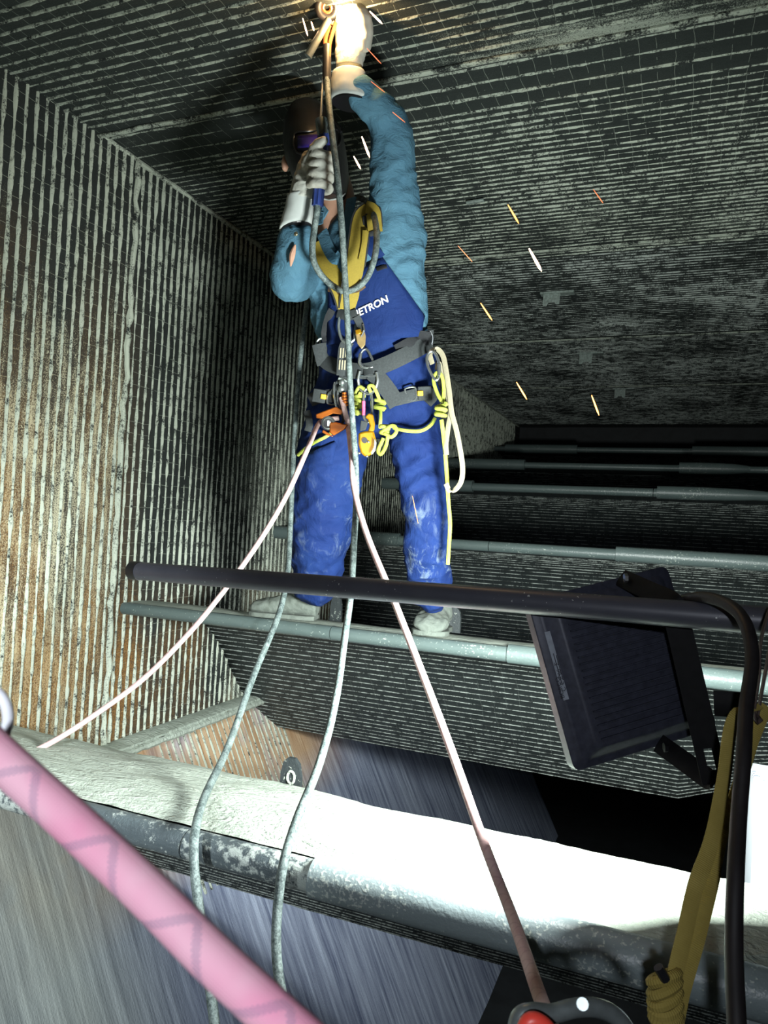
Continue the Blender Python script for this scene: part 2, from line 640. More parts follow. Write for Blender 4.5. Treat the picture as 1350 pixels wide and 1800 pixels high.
t = NT('hopper_sheet'); co = t.coord(); xyz = t.sep(co)
st = t.noise(t.coord((.05, 1, .05)), 30, 5, .7); fn = t.noise(co, 120, 3, .6); bg = t.noise(co, 2.2, 4, .6)
brown = t.math('MULTIPLY', t.math('MULTIPLY', t.rng(xyz[1], 4.6, 3.9, 0, 1), t.rng(xyz[2], -1.62, -1.35, 0, 1)), t.step(bg, .25, .5))
c0 = t.mix(t.step(st, .30, .74), t.mix(brown, (.08, .10, .18), (.30, .15, .06)), t.mix(brown, (.46, .52, .66), (.66, .50, .34)))
t.bump(t.math('ADD', st, t.math('MULTIPLY', fn, .4)), .5, .01)
M_HOP = t.out(t.mix(t.rng(xyz[1], 2.5, 2.0, 0, .8), c0, t.mix(t.step(st, .30, .70), (.27, .30, .28), (.56, .61, .54))), .75)
lower = tag(empty('wall_lower', 'sloping streaked hopper wall below the side ledge'), kind='structure')
for a, b in ((.6, 2.5), (2.5, 4.4), (4.4, 8.0)):
    obj('wall_sheet', grid('wall_sheet', low_pt(a, ZL), (0, b - a, 0), low_pt(0, -3.2) - low_pt(0, ZL), 12, 16,
                           lambda p: V((.008 * noise.noise(p * 3), 0, 0))), M_HOP, lower)
hrib = [rib_mesh('hopper_rib', .75, .006, .006, 40 + k, 60, .5) for k in range(3)]
d = (low_pt(0, -3.2) - low_pt(0, ZL)).normalized(); nn = V((0, 1, 0)).cross(d)
if nn.x < 0: nn = -nn
RH = Matrix((d, nn.cross(d), nn)).transposed().to_4x4()
y = 2.72; k = 0
while y < 3.75:
    o = obj('rib', hrib[k % 3], M_RIBW, lower)
    o.matrix_world = Matrix.Translation(low_pt(y, ZL)) @ RH
    y += .0437; k += 1
m = MB()
pts = [V((W + .05, 2.25 + 1.35 * i / 40, ZL + .006 * noise.noise(V((i * .8, 0, 0))))) for i in range(41)]
m.tube(pts, 0, 8, flat=(.055, .012, V((1, 0, 0))))
m.build('ledge', M_DECK, lower)
m = MB()
pts = [V((W + .105 + .006 * noise.noise(V((i * .9, 3, 0))), 2.25 + 1.35 * i / 40, ZL - .02)) for i in range(41)]
m.tube(pts, [.016 + .008 * noise.noise(V((i * 1.7, 8, 0))) for i in range(41)], 7)
m.build('ledge_crust', M_DECK, lower)

# end of the duct and the far right side (mostly in darkness)
M_SOOT = plain('soot_steel', (.012, .014, .016), .7, 0, .4, 8)
tag(obj('wall_far', grid('wall_far', (W, 10.2, -3.2), (XR - W, 0, 0), (0, 0, H + 3.2), 8, 8), M_SOOT),
    'sooty dark end wall closing the far end of the duct', kind='structure')
tag(obj('wall_right', grid('wall_right', (XR, -1.2, -3.2), (0, 11.4, 0), (0, 0, H + 3.2), 8, 8), M_SOOT),
    'dark side wall of the duct beyond the floodlight', kind='structure')

tag(obj('floor', grid('floor', (W, -1.2, -3.2), (XR - W, 0, 0), (0, 11.4, 0), 8, 8), M_SOOT),
    'unlit black bottom of the duct below the vanes', kind='structure')

# ------------------------------------------------------------------ turning vanes
PROF = [(0, 0), (.2, -.018), (.4, -.055), (.54, -.105), (.64, -.17), (.74, -.27), (.86, -.42), (.98, -.56), (1.09, -.67), (1.19, -.76)]
PR = spline([V((a, b, 0)) for a, b in PROF], 4)


def ragged_tube(m, x0, x1, y, z, r, seg=24, seed=0, taper=0, half=False):
    pts = []; rr = []
    for i in range(seg + 1):
        u = i / seg
        pts.append(V((x0 + (x1 - x0) * u, y, z)))
        q = r * (1 + .02 * noise.noise(V((u * 40, seed, 0))))
        if taper and u > 1 - taper: q *= max(.25, math.sqrt(max(0, 1 - ((u - 1 + taper) / taper) ** 2)))
        rr.append(q)
    m.tube(pts, rr, 18)


def bend(u):
    return .38 * max(0, (u - .45) / .55)


def vane(label, y0, z0, r, segs, sleeves, x1=XR, ribs='join', mat_nose=None, ext=None, sleeve_r=1.3):
    root = tag(empty('turning_vane', label, 'vane'), group='curved turning vanes across the duct')
    root.location = (0, 0, 0)
    mat_nose = mat_nose or M_NOSE
    # plate with thickness
    xs = [W + (x1 - W) * i / 30 for i in range(31)]
    if ext: xs = sorted(xs + [ext])
    n = len(PR); v = []; f = []
    for x in xs:
        for j, q in enumerate(PR):
            v.append((x, y0 + q.x, z0 + q.y + (bend(j / (n - 1)) * (x - ext) if ext and x > ext else 0)))
    for i in range(len(xs) - 1):
        for j in range(n - 1):
            k = i * n + j
            f.append((k, k + 1, k + n + 1, k + n))
    pl = obj('plate', new_mesh('plate', v, f), M_VANE, root)
    so = pl.modifiers.new('thick', 'SOLIDIFY'); so.thickness = .008; so.offset = 0
    # ribs on the hollow underside
    L = 0; marks = []
    for j in range(1, n):
        seg = (PR[j] - PR[j - 1]).length
        while L + seg > (len(marks) + 1) * .037:
            u = ((len(marks) + 1) * .037 - L) / seg
            marks.append((PR[j - 1].lerp(PR[j], u), PR[j] - PR[j - 1], (j - 1 + u) / (n - 1)))
        L += seg
    rl = (ext if ext else x1) - W
    var = [rib_mesh('vane_rib', rl, .0030, .0030, 60 + q + y0, 110, .5) for q in range(3)]
    far = []
    var2 = [rib_mesh('vane_rib', x1 - ext, .0030, .0030, 80 + q, 50, .5) for q in range(2)] if ext else None
    for q, (p, tdir, uu) in enumerate(marks):
        if p.x < .3: continue
        tt = V((0, tdir.x, tdir.y)).normalized(); nn = V((1, 0, 0)).cross(tt)
        if nn.z > 0: nn = -nn
        R3 = Matrix((V((1, 0, 0)), nn.cross(V((1, 0, 0))), nn)).transposed().to_4x4()
        mx = Matrix.Translation(V((W, y0 + p.x, z0 + p.y)) + nn * .004) @ R3
        if ribs == 'each':
            o = obj('rib', var[q % 3], M_RIBV, root); o.matrix_world = mx
            if ext:
                dx = V((1, 0, bend(uu))).normalized(); n2 = dx.cross(tt).normalized()
                if n2.z > 0: n2 = -n2
                o = obj('rib', var2[q % 2], M_RIBV, root)
                o.matrix_world = Matrix.Translation(V((ext, y0 + p.x, z0 + p.y)) + n2 * .004) @ Matrix((dx, n2.cross(dx), n2)).transposed().to_4x4()
        else:
            far.append((var[q % 3], mx))
    if far: joined('distant_ribs', far, M_RIBV, root)
    # nose bar in lengths, with over-sleeves
    for i in range(len(segs) - 1):
        m = MB(); ragged_tube(m, segs[i] + .002, segs[i + 1] - .002, y0, z0, r, 24, i)
        m.build('nose_bar', mat_nose, root)
    for (a, b, tp) in sleeves:
        m = MB(); ragged_tube(m, a, b, y0 - .004, z0 + r * .12, r * sleeve_r, 30, a, tp)
        m.build('nose_sleeve', M_NOSE if mat_nose is M_NOSE else M_SLV_LIT, root)
    return root


def crust(root, y0, z0, ya, yb, x1, thick, seed, nx=150, ny=26, rag=.02):
    """caked dust lying on the vane"""
    v = []; f = []
    for i in range(nx + 1):
        x = W + (x1 - W) * i / nx
        e = rag * (noise.noise(V((x * 7, seed, 0))) + .6 * noise.noise(V((x * 23, seed, 1))))
        e0 = .008 * noise.noise(V((x * 15, seed, 4)))
        for j in range(ny + 1):
            u = j / ny
            yy = ya + e0 * (1 - u) + (yb + e - ya) * u
            q = 0
            while q < len(PR) - 2 and PR[q + 1].x < yy: q += 1
            w = (yy - PR[q].x) / (PR[q + 1].x - PR[q].x)
            zz = PR[q].y + (PR[q + 1].y - PR[q].y) * w
            h = thick * (.75 + .4 * noise.noise(V((x * 5, yy * 9, seed))) + .12 * noise.noise(V((x * 30, yy * 50, seed))))
            h *= min(1, u * 9) * (1 if j < ny else 0)
            if j == ny: h = -.012
            if j == 0: h = .001
            v.append((x, y0 + yy, z0 + zz + .004 + h))
    for i in range(nx):
        for j in range(ny):
            k = i * (ny + 1) + j
            f.append((k, k + ny + 1, k + ny + 2, k + 1))
    return obj('dust_crust', new_mesh('dust_crust', v, f), M_DECK, root)


Y1, Z1, R1 = 1.30, -.698, .031
Y2, Z2, R2 = 2.48, -.418, .026
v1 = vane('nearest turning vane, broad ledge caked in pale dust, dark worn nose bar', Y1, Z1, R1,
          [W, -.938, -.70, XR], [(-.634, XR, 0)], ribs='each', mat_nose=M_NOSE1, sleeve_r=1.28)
crust(v1, Y1, Z1 + .026, .016, .66, XR, .022, 3, 260, 30, .03)
v2 = vane('vane the welder stands on, grey nose bar with dusty flecks', Y2, Z2, R2,
          [W, -1.2, -.53, XR], [(-.53, XR, 0)], ribs='each', ext=.03, sleeve_r=1.25)
crust(v2, Y2, Z2 + .02, .02, .52, XR, .012, 8, 150, 12)
vane('third turning vane, its nose bar passing behind the welder\'s knees', 3.70, -.083, .027,
     [W, -.92, -.295, XR], [(W, -1.42, 0), (-.295, XR, 0)], ext=None, sleeve_r=1.35)
vane('fourth turning vane, with a boat-shaped sleeve above the floodlight', 5.30, .318, .030,
     [W, -.2, XR], [(W, -1.465, 0), (-.176, .62, .75)], sleeve_r=1.5)
vane('fifth turning vane, just above and behind the fourth one', 6.95, .640, .030,
     [W, XR], [(W, -1.424, 0), (-.057, .56, .6)], sleeve_r=1.7)
vane('farthest turning vane, a thin dim bar under the dark ceiling', 8.80, 1.005, .032,
     [W, XR], [(-2.05, -1.195, 0), (.053, XR, 0)], sleeve_r=1.7)

# bright scraped column standing at the right end of the ledge
t = NT('column_paint'); co = t.coord()
a = t.noise(t.coord((1, 1, .2)), 30, 5, .7); b = t.noise(co, 5, 3, .6)
scr = t.math('MULTIPLY', t.step(a, .56, .60), t.step(b, .5, .6))
M_COLM = t.out(t.mix(t.math('MULTIPLY', scr, .9), (.62, .68, .74), (.10, .12, .17)), .7)
c = tag(empty('support_column', 'white scraped steel column behind the ledge, brightly lit', 'column'))
m = MB(); m.box((.42, 2.32, -1.26), (.21, 0, 0), (0, .11, 0), (0, 0, .62)); m.build('shaft', M_COLM, c, bevel=.01)
m = MB(); m.box((.47, 2.30, -.625), (.19, 0, 0), (0, .12, 0), (0, 0, .012)); m.build('cap_plate', M_COLM, c, bevel=.004)

# small clips hanging from the ceiling
M_CLIP = plain('clip_steel', (.20, .24, .22), .6, .2, .4, 60)
names = {(970, 521): 'bent grey clip hanging from the ceiling, largest and nearest of three', (1030, 628): 'square grey clip with a hole under the ceiling, middle of three',
         (1090, 690): 'tiny grey clip on the dark ceiling, farthest of three'}
for (px, py), lab in names.items():
    Y = {970: 4.45, 1030: 6.0, 1090: 7.5}[px]
    p = P(px, py, Y); h = H - p.z
    g = tag(empty('ceiling_clip', lab, 'clip'), group='small clips on the ceiling')
    m = MB()
    out = [V((p.x + a * .052, Y, p.z + b)) for a, b in ((-1, -.055), (-.55, -.055), (-.35, -.035), (.3, -.035), (.5, -.05), (.9, -.05), (1, h), (-1, h))]
    m.prism(out, (0, .006, 0)); m.build('tab', M_CLIP, g, smooth=False)
    m = MB(); m.box((p.x + .03, Y + .02, H - .012), (.10, 0, 0), (0, .03, 0), (0, 0, .006)); m.build('foot_plate', M_CLIP, g, smooth=False)
g = obj('dust_flake', None) if False else None
m = MB(); p = P(835, 355, 3.12); m.box((p.x, 3.12, H - .014), (.040, 0, .002), (0, .010, 0), (0, 0, .006))
tag(m.build('hanger_strip', M_CLIP, None, bevel=.003), 'small pale metal strip stuck flat on the ceiling beside the welder', 'strip')

# lifting lug welded behind the ledge, and two thin upright lugs by the boots
t = NT('lug_steel'); co = t.coord(); a = t.noise(co, 70, 4, .7); zz = t.sep(co)[2]
d = t.math('MULTIPLY', t.math('SUBTRACT', t.math('ADD', a, t.rng(zz, -.79, -.86, 0, .30)), .60), 9, True)
t.bump(a, .5, .006)
M_LUG = t.out(t.mix(d, (.02, .026, .028), (.42, .46, .40)), .6)


def lug(px, py, Y, w, h, label, tilt=0, hole=True):
    p = P(px, py, Y)
    m = MB()
    n = 20; out = []
    prof = [(-1, 0), (-.95, .62), (-.72, .9), (-.3, 1), (.35, 1), (.78, .88), (1, .62), (1, 0)]
    pts = [p + V((a * w / 2, 0, b * h)) for a, b in prof]
    m.prism(pts, (0, .014, 0))
    g = tag(empty('lifting_lug', label, 'lug'))
    m.build('tab', M_LUG, g, smooth=False)
    if hole:
        m = MB(); c = p + V((.004, -.001, h * .58))
        ring = [c + V((math.cos(a) * w * .17, 0, math.sin(a) * w * .27)) for a in [2 * math.pi * k / 14 for k in range(14)]]
        m.tube(ring, .004, 6, closed=True); m.build('hole_rim', M_DECK, g)
    return g


lug(507, 1412, 1.955, .070, .135, 'black lifting lug with a dusty eye standing at the back of the ledge')
lug(588, 1098, 2.72, .05, .12, 'dark upright lug on the vane beside the toe-left boot', hole=False)
lug(797, 1112, 2.70, .05, .095, 'dark upright lug at the heel of the boot facing us', hole=False)
# ------------------------------------------------------------------ foreground: pole, floodlight, slings, ropes
t = NT('pole_black_steel'); co = t.coord()
spk = t.math('MULTIPLY', t.step(t.noise(co, 170, 2, .5), .70, .73), t.step(t.noise(co, 7, 2, .5), .48, .56))
M_POLE = t.out(t.mix(t.math('MULTIPLY', spk, .7), t.mix(t.noise(co, 20), (.05, .052, .07), (.08, .082, .10)), (.6, .62, .6)), .4, .1)
M_BLACKP = plain('black_plastic', (.012, .012, .014), .45, 0, .3, 60)
M_LAMPB = plain('lamp_black_enamel', (.040, .043, .062), .42, .1, .25, 70)
M_BRK = plain('bracket_black', (.006, .006, .007), .6, 0, .3, 60)
M_LAMPB.node_tree.nodes['Principled BSDF'].inputs['Specular IOR Level'].default_value = .25
M_BRK.node_tree.nodes['Principled BSDF'].inputs['Specular IOR Level'].default_value = .12
M_BOLT = plain('bolt_zinc', (.45, .45, .44), .3, .9, .2, 80)

pole = tag(empty('steel_pole', 'long black tube running across in front of the welder, carrying the floodlight', 'pole'))
pa, pb = PZ(236, 1003, 1.76), V((.62, 1.17, -.10))
m = MB(); m.tube([pa.lerp(pb, i / 12) for i in range(13)], .0215, 20)
m.build('tube', M_POLE, pole)
m = MB(); d = (pb - pa).normalized(); m.tube([pa - d * .006, pa + d * .02], .0225, 20); m.build('end_cap', M_BLACKP, pole)

# floodlight: back towards us, shining away down the duct
lamp = tag(empty('floodlight', 'black floodlight seen from behind, finned back, hung on the pole', 'floodlight'))
TL, TR = PZ(938, 1058, 1.295), PZ(1198, 986, 1.355)
BL, BR = PZ(1000, 1357, 1.240), PZ(1236, 1288, 1.300)
C0 = (TL + TR + BL + BR) / 4
ux = ((TR - TL) + (BR - BL)).normalized(); uy0 = ((TL - BL) + (TR - BR))
uy = (uy0 - ux * uy0.dot(ux)).normalized(); uz = ux.cross(uy)
if uz.dot(-C0) < 0: uz = -uz                 # uz points back towards the photographer
hw = ((TR - TL).length + (BR - BL).length) / 4; hh = ((TL - BL).length + (TR - BR).length) / 4


def L3(a, b, c):
    return C0 + ux * a * hw + uy * b * hh + uz * c


def rrect(sx, sy, c, rad=.12, n=5):
    out = []
    for (qx, qy, a0) in ((1, 1, 0), (-1, 1, 90), (-1, -1, 180), (1, -1, 270)):
        for i in range(n + 1):
            a = math.radians(a0 + 90 * i / n)
            ra, rb = rad * hh / hw * .8, rad * .8
            out.append(L3(qx * (sx - ra) + math.cos(a) * ra, qy * (sy - rb) + math.sin(a) * rb, c))
    return out


def stack(layers):
    v = []; f = []; n = len(layers[0])
    for l in layers: v += l
    for i in range(len(layers) - 1):
        for k in range(n):
            f.append((i * n + k, i * n + (k + 1) % n, (i + 1) * n + (k + 1) % n, (i + 1) * n + k))
    f.append(tuple(range(n))); f.append(tuple(range((len(layers) - 1) * n, len(layers) * n)))
    return v, f


m = MB()
v, f = stack([rrect(1, 1, -.026), rrect(1.0, 1.0, -.002), rrect(.985, .985, .0), rrect(.90, .93, .001), rrect(.86, .90, .004), rrect(.74, .80, .022), rrect(.70, .77, .024)])
m.add(v, f); m.build('housing', M_LAMPB, lamp)
for i in range(19):                          # cooling fins across the back
    b = .70 - i * 1.40 / 18
    m = MB(); m.box(L3(-.02, b, .0265), ux * hw * .62, uy * .0012, uz * .0035)
    m.build('fin', M_LAMPB, lamp, smooth=False)
t = NT('lamp_glass'); t.b.inputs['Emission Color'].default_value = (.93, 1, .97, 1); t.b.inputs['Emission Strength'].default_value = 25
M_LED = t.out((.8, .8, .8), .3)
m = MB(); m.prism(rrect(.86, .88, -.0275), -uz * .001); m.build('glass', M_LED, lamp, smooth=False)
key = light('floodlight_beam', 'AREA', L3(0, 0, -.032), 95, (.93, 1.0, .96), sx=hw * 1.7, sy=hh * 1.7)
key.rotation_euler = Matrix((ux, uz.cross(ux), uz)).transposed().to_euler()
key.parent = lamp
# rating label with its print
M_LABEL = plain('label_grey', (.30, .33, .38), .5, 0, .15, 80)
M_INK = plain('label_ink', (.02, .02, .03), .5, 0, .1, 80)
Q0 = C0 - ux * hw * .82 + uy * hh * .28; lo = L3(-.835, .60, .0062); hi = L3(-.835, -.20, .0062)
la = (hi - lo).normalized(); lb = ux
m = MB(); m.prism([lo - lb * .011, lo + lb * .011, hi + lb * .011, hi - lb * .011], uz * .0008)
lab = m.build('rating_label', M_LABEL, lamp, smooth=False)


def text(name, body, size, origin, right, up, mat, parent, extrude=.0004, bold=0.0):
    cu = bpy.data.curves.new(name, 'FONT'); cu.body = body; cu.size = size; cu.extrude = extrude; cu.align_x = 'LEFT'; cu.offset = bold
    o = bpy.data.objects.new(name + '_tmp', cu); COL.objects.link(o)
    dg = bpy.context.evaluated_depsgraph_get()
    me = bpy.data.meshes.new_from_object(o.evaluated_get(dg)); bpy.data.objects.remove(o)
    me.name = name
    r = V(right).normalized(); u = (V(up) - r * V(up).dot(r)).normalized(); n = r.cross(u)
    mx = Matrix((r, u, n)).transposed().to_4x4(); mx.translation = origin
    me.transform(mx)
    return obj(name, me, mat, parent)


rd = -la
text('print', 'BORCO', .0105, hi - lb * .008 + rd * .004 + uz * .001, rd, -lb, M_INK, lab, .0002)
text('print', 'C \u20ac IP66  \u03a3', .0105, lo + la * .105 + lb * .001 - lb * .003 + uz * .001, rd, -lb, M_INK, lab, .0002)
for i in range(4):
    m = MB(); c = hi.lerp(lo, .46) - lb * (.006 - i * .0042) + uz * .001
    m.box(c, la * (.026 - .004 * (i % 2)), lb * .0007, uz * .0002); m.build('print_line', M_INK, lab, smooth=False)
# U bracket
p0 = PZ(1097, 1018, 1.315); p1 = PZ(1183, 1058, 1.175); p2 = PZ(1258, 1378, 1.145); p3 = PZ(1166, 1312, 1.255)
br = empty('bracket'); br.parent = lamp
wv = (p2 - p1).normalized()
m = MB()
fl = ux * .9 + uz * .3
AXIS_W = (p1 - p0).cross(C0).normalized()
m.tube(spline([p0 - (p1 - p0).normalized() * .012, p0, p0.lerp(p1, .5), p1 + (p0 - p1).normalized() * .006, p1 + wv * .012], 6), 0, 8, flat=(.0165, .002, AXIS_W))
m.build('bracket_arm', M_BRK, br)
m = MB(); sd = ux
side = (p1 - p0); side = (side - wv * side.dot(wv)).normalized(); nn = wv.cross(side)
side = nn.cross(wv) if abs(nn.dot(C0.normalized())) > .5 else side
fwd = C0.normalized(); side = wv.cross(fwd).normalized()
if side.dot(ux) < 0: side = -side
hwid = .0195
a, b = p1 - wv * .004, p2
slot = b.lerp(a, .13)
for (s0, s1, o0, o1) in ((a, slot + (a - b).normalized() * .017, -1, 1), (slot - (a - b).normalized() * .017, b, -1, 1)):
    m = MB(); m.prism([s0 + side * hwid * o0, s0 + side * hwid * o1, s1 + side * hwid * o1, s1 + side * hwid * o0], fwd * .003); m.build('bracket_bar', M_BRK, br, smooth=False)
for o0, o1 in ((-1, -.30), (.30, 1)):
    s0, s1 = slot + (a - b).normalized() * .0172, slot - (a - b).normalized() * .0172
    m = MB(); m.prism([s0 + side * hwid * o0, s0 + side * hwid * o1, s1 + side * hwid * o1, s1 + side * hwid * o0], fwd * .003); m.build('bracket_bar', M_BRK, br, smooth=False)
m = MB(); m.tube(spline([p2 - wv * .008, p2.lerp(p3, .12), p2.lerp(p3, .5), p3, p3 + (p3 - p2).normalized() * .012], 6), 0, 8, flat=(.0165, .002, (p2 - p3).cross(C0).normalized())); m.build('bracket_arm', M_BRK, br)
for q in (p0, p3):
    m = MB(); m.tube([q + uz * .012 - fwd * .004, q - fwd * .016], .0085, 6); b_ = m.build('bolt', M_BOLT if q is p0 else M_BRK, br, smooth=False)
# clamp arm that ties the bracket to the pole
m = MB(); m.tube([PZ(1255, 1236, 1.13), PZ(1310, 1240, 1.11)], 0, 8, flat=(.019, .006, V((0, 0, 1))))
m.build('clamp_bar', M_BRK, br)

# black mains cable of the floodlight
M_CABLEB = plain('rubber_cable_black', (.013, .011, .012), .5, 0, .3, 40)
pts = [PZ(1165, 1085, 1.27), PZ(1196, 1057, 1.20), PZ(1240, 1050, 1.12), PZ(1285, 1066, 1.05), PZ(1312, 1100, 1.0), PZ(1322, 1160, .96), PZ(1312, 1240, .92),
       PZ(1307, 1330, .87), PZ(1299, 1430, .83), PZ(1293, 1540, .78), PZ(1290, 1660, .74), PZ(1294, 1780, .70), PZ(1300, 1880, .67)]
m = MB(); m.tube(spline(pts, 6), .0090, 12)
tag(m.build('mains_cable', M_CABLEB), 'thick black cable arching off the floodlight and hanging down in front of the ledge', 'cable')
# brown strap end at the picture's edge
M_BRN = plain('brown_webbing', (.055, .035, .030), .8, 0, .3, 200)
pts = [PZ(1372, 1030, 1.0), PZ(1350, 1080, .99), PZ(1337, 1130, .985), PZ(1334, 1190, .98), PZ(1326, 1245, .975), PZ(1330, 1262, .985), PZ(1340, 1210, .99), PZ(1362, 1090, 1.0)]
m = MB(); m.tube(spline(pts, 6), 0, 8, flat=(.009, .002, V((0, 1, 0))))
tag(m.build('webbing_strap', M_BRN), 'narrow brown strap looped at the right edge beside the black cable', 'strap')

# yellow webbing sling, knotted low down
t = NT('sling_yellow'); uvn = t.n('UVMap'); sp = t.sep(uvn.outputs[0])
wv_ = t.math('SINE', t.math('MULTIPLY', sp[1], 2500.))
t.bump(wv_, .3, .002)
M_SLING = t.out(t.mix(t.noise(t.coord(), 30), (.24, .18, .03), (.40, .31, .08)), .85)
sling = tag(empty('lifting_sling', 'dull yellow webbing sling twisted and knotted, hanging before the ledge', 'sling'))
for pts in ([(1330, 1238, .98), (1288, 1270, .96), (1272, 1370, .95), (1250, 1480, .93), (1222, 1560, .90), (1204, 1640, .88), (1186, 1720, .86), (1176, 1820, .84)],
            [(1345, 1240, 1.0), (1322, 1300, .98), (1296, 1390, .965), (1266, 1470, .95), (1248, 1560, .92), (1228, 1640, .90), (1200, 1740, .87), (1178, 1860, .85)]):
    m = MB(); m.tube(spline([PZ(*q) for q in pts], 6), 0, 8, flat=(.0098, .0022, ux))
    m.build('webbing', M_SLING, sling)
kb = PZ(1166, 1752, .86)
m = MB()
for i in range(5):
    c = kb + V((.001 * i, 0, .022 - i * .011)); ring = [c + ux * math.cos(a) * .0165 + uz * math.sin(a) * .011 + V((0, 0, .004 * math.sin(a + i))) for a in [2 * math.pi * k / 20 for k in range(20)]]
    m.tube(ring, .0065, 8, closed=True)
m.ball(kb, .0155, 10, (1, 1, 2))
m.build('knot', M_SLING, sling)
m = MB(); m.tube([PZ(1170, 1722, .845), PZ(1157, 1700, .845)], .0058, 8); m.build('tail_end', M_BLACKP, sling)

# ropes -------------------------------------------------------------------------------------------


def rope_mat(name, a, b, fleck, every=.11, amt=.5, twist=900., rough=.85):
    """braided sheath: two families of strands, fleck strands spiralling in pairs, pale and full stretches"""
    t = NT(name)
    uvn = t.n('UVMap'); sp = t.sep(uvn.outputs[0])
    A = t.math('ADD', t.math('MULTIPLY', sp[1], twist), t.math('MULTIPLY', sp[0], 20.))
    B = t.math('SUBTRACT', t.math('MULTIPLY', sp[1], twist), t.math('MULTIPLY', sp[0], 20.))
    w = t.math('MULTIPLY', t.math('SINE', t.math('MULTIPLY', A, 6.2832)), t.math('SINE', t.math('MULTIPLY', B, 6.2832)))
    t.bump(w, .3, .0005)
    big = t.noise(t.coord(), 22, 3, .6)
    col = t.mix(t.step(big, .38, .62), a, b)
    col = t.mix(t.math('MULTIPLY', t.math('ADD', w, 1), .16), col, tuple(min(.95, x * 1.5 + .04) for x in b))
    f1 = t.math('FRACT', t.math('ADD', t.math('DIVIDE', sp[1], every), sp[0]))
    f2 = t.math('FRACT', t.math('SUBTRACT', t.math('DIVIDE', sp[1], every), sp[0]))
    band = t.math('MAXIMUM', t.math('LESS_THAN', f1, .10), t.math('LESS_THAN', f2, .10))
    chk = t.math('GREATER_THAN', w, .10)
    return t.out(t.mix(t.math('MULTIPLY', t.math('MULTIPLY', band, chk), amt), col, fleck), rough)


M_PINK = rope_mat('rope_pink', (.54, .14, .26), (.58, .32, .39), (.13, .14, .22), .030, .8, 520.)
M_PINKW = rope_mat('rope_pink_dusty', (.50, .30, .30), (.60, .44, .42), (.30, .16, .18), .04, .5, 400.)


def rope(name, pts, r, mat, label, cat='rope', n=10, sub=8, parent=None, group=None):
    m = MB(); m.tube(spline(pts, sub), r, n)
    o = m.build(name, mat, parent)
    if label: tag(o, label, cat, group)
    return o


rope('climbing_rope', [PZ(-60, 1270, .215), PZ(10, 1340, .205), PZ(130, 1448, .198), PZ(260, 1570, .19), PZ(380, 1690, .183), PZ(500, 1800, .178), PZ(600, 1890, .175)], .0056, M_PINK,
     'thick bright pink rope with grey flecks crossing close to us at lower left', n=28, sub=10)
# white ring at the left edge
M_WHITE = plain('white_plastic', (.75, .76, .80), .35, 0, .1, 30)
cc = PZ(-24, 1262, .24)
m = MB(); ring = [cc + RX.x * V((0, 0, 0)) + V((RX[0], RY[0], RZ[0])) * math.cos(a) * .0072 - V((RX[1], RY[1], RZ[1])) * math.sin(a) * .0095 for a in [2 * math.pi * k / 40 for k in range(40)]]
m.tube(ring, .0019, 10, closed=True)
tag(m.build('rope_ring', M_WHITE), 'white ring cut by the left edge above the pink rope', 'ring')
# grey descender with a red gate, cut by the bottom edge
M_ALU = plain('grey_anodised', (.20, .23, .23), .35, .6, .2, 60)
M_RED = plain('red_plastic', (.75, .06, .04), .4, 0, .1, 40)
dv = tag(empty('carabiner', 'grey carabiner with a red gate at the bottom edge, behind the pink rope', 'carabiner'))
m = MB(); m.tube(spline([PZ(902, 1850, .50), PZ(912, 1792, .50), PZ(935, 1780, .50), PZ(970, 1782, .505), PZ(1010, 1772, .51), PZ(1050, 1772, .515), PZ(1086, 1790, .52), PZ(1120, 1840, .52)], 6), .0062, 12)
m.build('bar', M_ALU, dv)
m = MB(); m.tube(spline([PZ(912, 1840, .485), PZ(930, 1796, .485), PZ(960, 1806, .485), PZ(985, 1850, .485)], 6), .0055, 12)
m.build('gate', M_RED, dv)
m = MB(); m.tube([PZ(1024, 1765, .50), PZ(1024, 1765, .496)], .004, 14); m.build('rivet', M_ALU, dv)
# ------------------------------------------------------------------ the welder
AX = V((1, 0, 0)); AY = V((0, 1, 0)); AZ = V((0, 0, 1))


def scale_at(px, py, Y):
    return FPX / depth(P(px, py, Y))          # pixels per metre there


def ring_px(y, xl, xr, Y, dep, tilt=0.):
    """body ring at photo row y between columns xl..xr, centred at distance Y with half depth dep"""
    c = P((xl + xr) / 2, y, Y); w = (xr - xl) / 2 / scale_at((xl + xr) / 2, y, Y)
    # silhouette half width of an ellipse (a along X, dep along Y) seen from the camera
    d = V((c.x, c.y)).normalized(); sx, sy = d.y, -d.x
    a = math.sqrt(max(1e-4, w * w - (sy * dep) ** 2)) / abs(sx)
    return (c, AX * a, AY * dep + AZ * tilt)


def wrinkle(dirs, amp=.006, sc=14):
    def f(p, n):
        a = noise.noise(V((p.x * sc * .9 + p.z * 4, p.y * sc, p.z * sc * 2.1 - p.x * sc)))
        b = noise.noise(V((p.x * 30 + 9, p.y * 30, p.z * 44 + p.x * 20)))
        r = 1 - abs(a) * 2.2
        return amp * (.75 * r + .35 * b - .35)
    return f


# denim shirt
t = NT('denim'); co = t.coord(); a = t.noise(co, 7, 4, .6); b = t.noise(co, 420, 2, .6)
t.bump(t.math('ADD', t.noise(t.coord((1, 1, 1.8)), 26, 5, .62, 1.2), t.math('MULTIPLY', b, .1)), .5, .016)
M_DENIM = t.out(t.mix(t.math('MULTIPLY', b, .5), t.mix(t.step(a, .3, .7), (.035, .108, .175), (.064, .165, .238)), (.11, .20, .26)), .85)
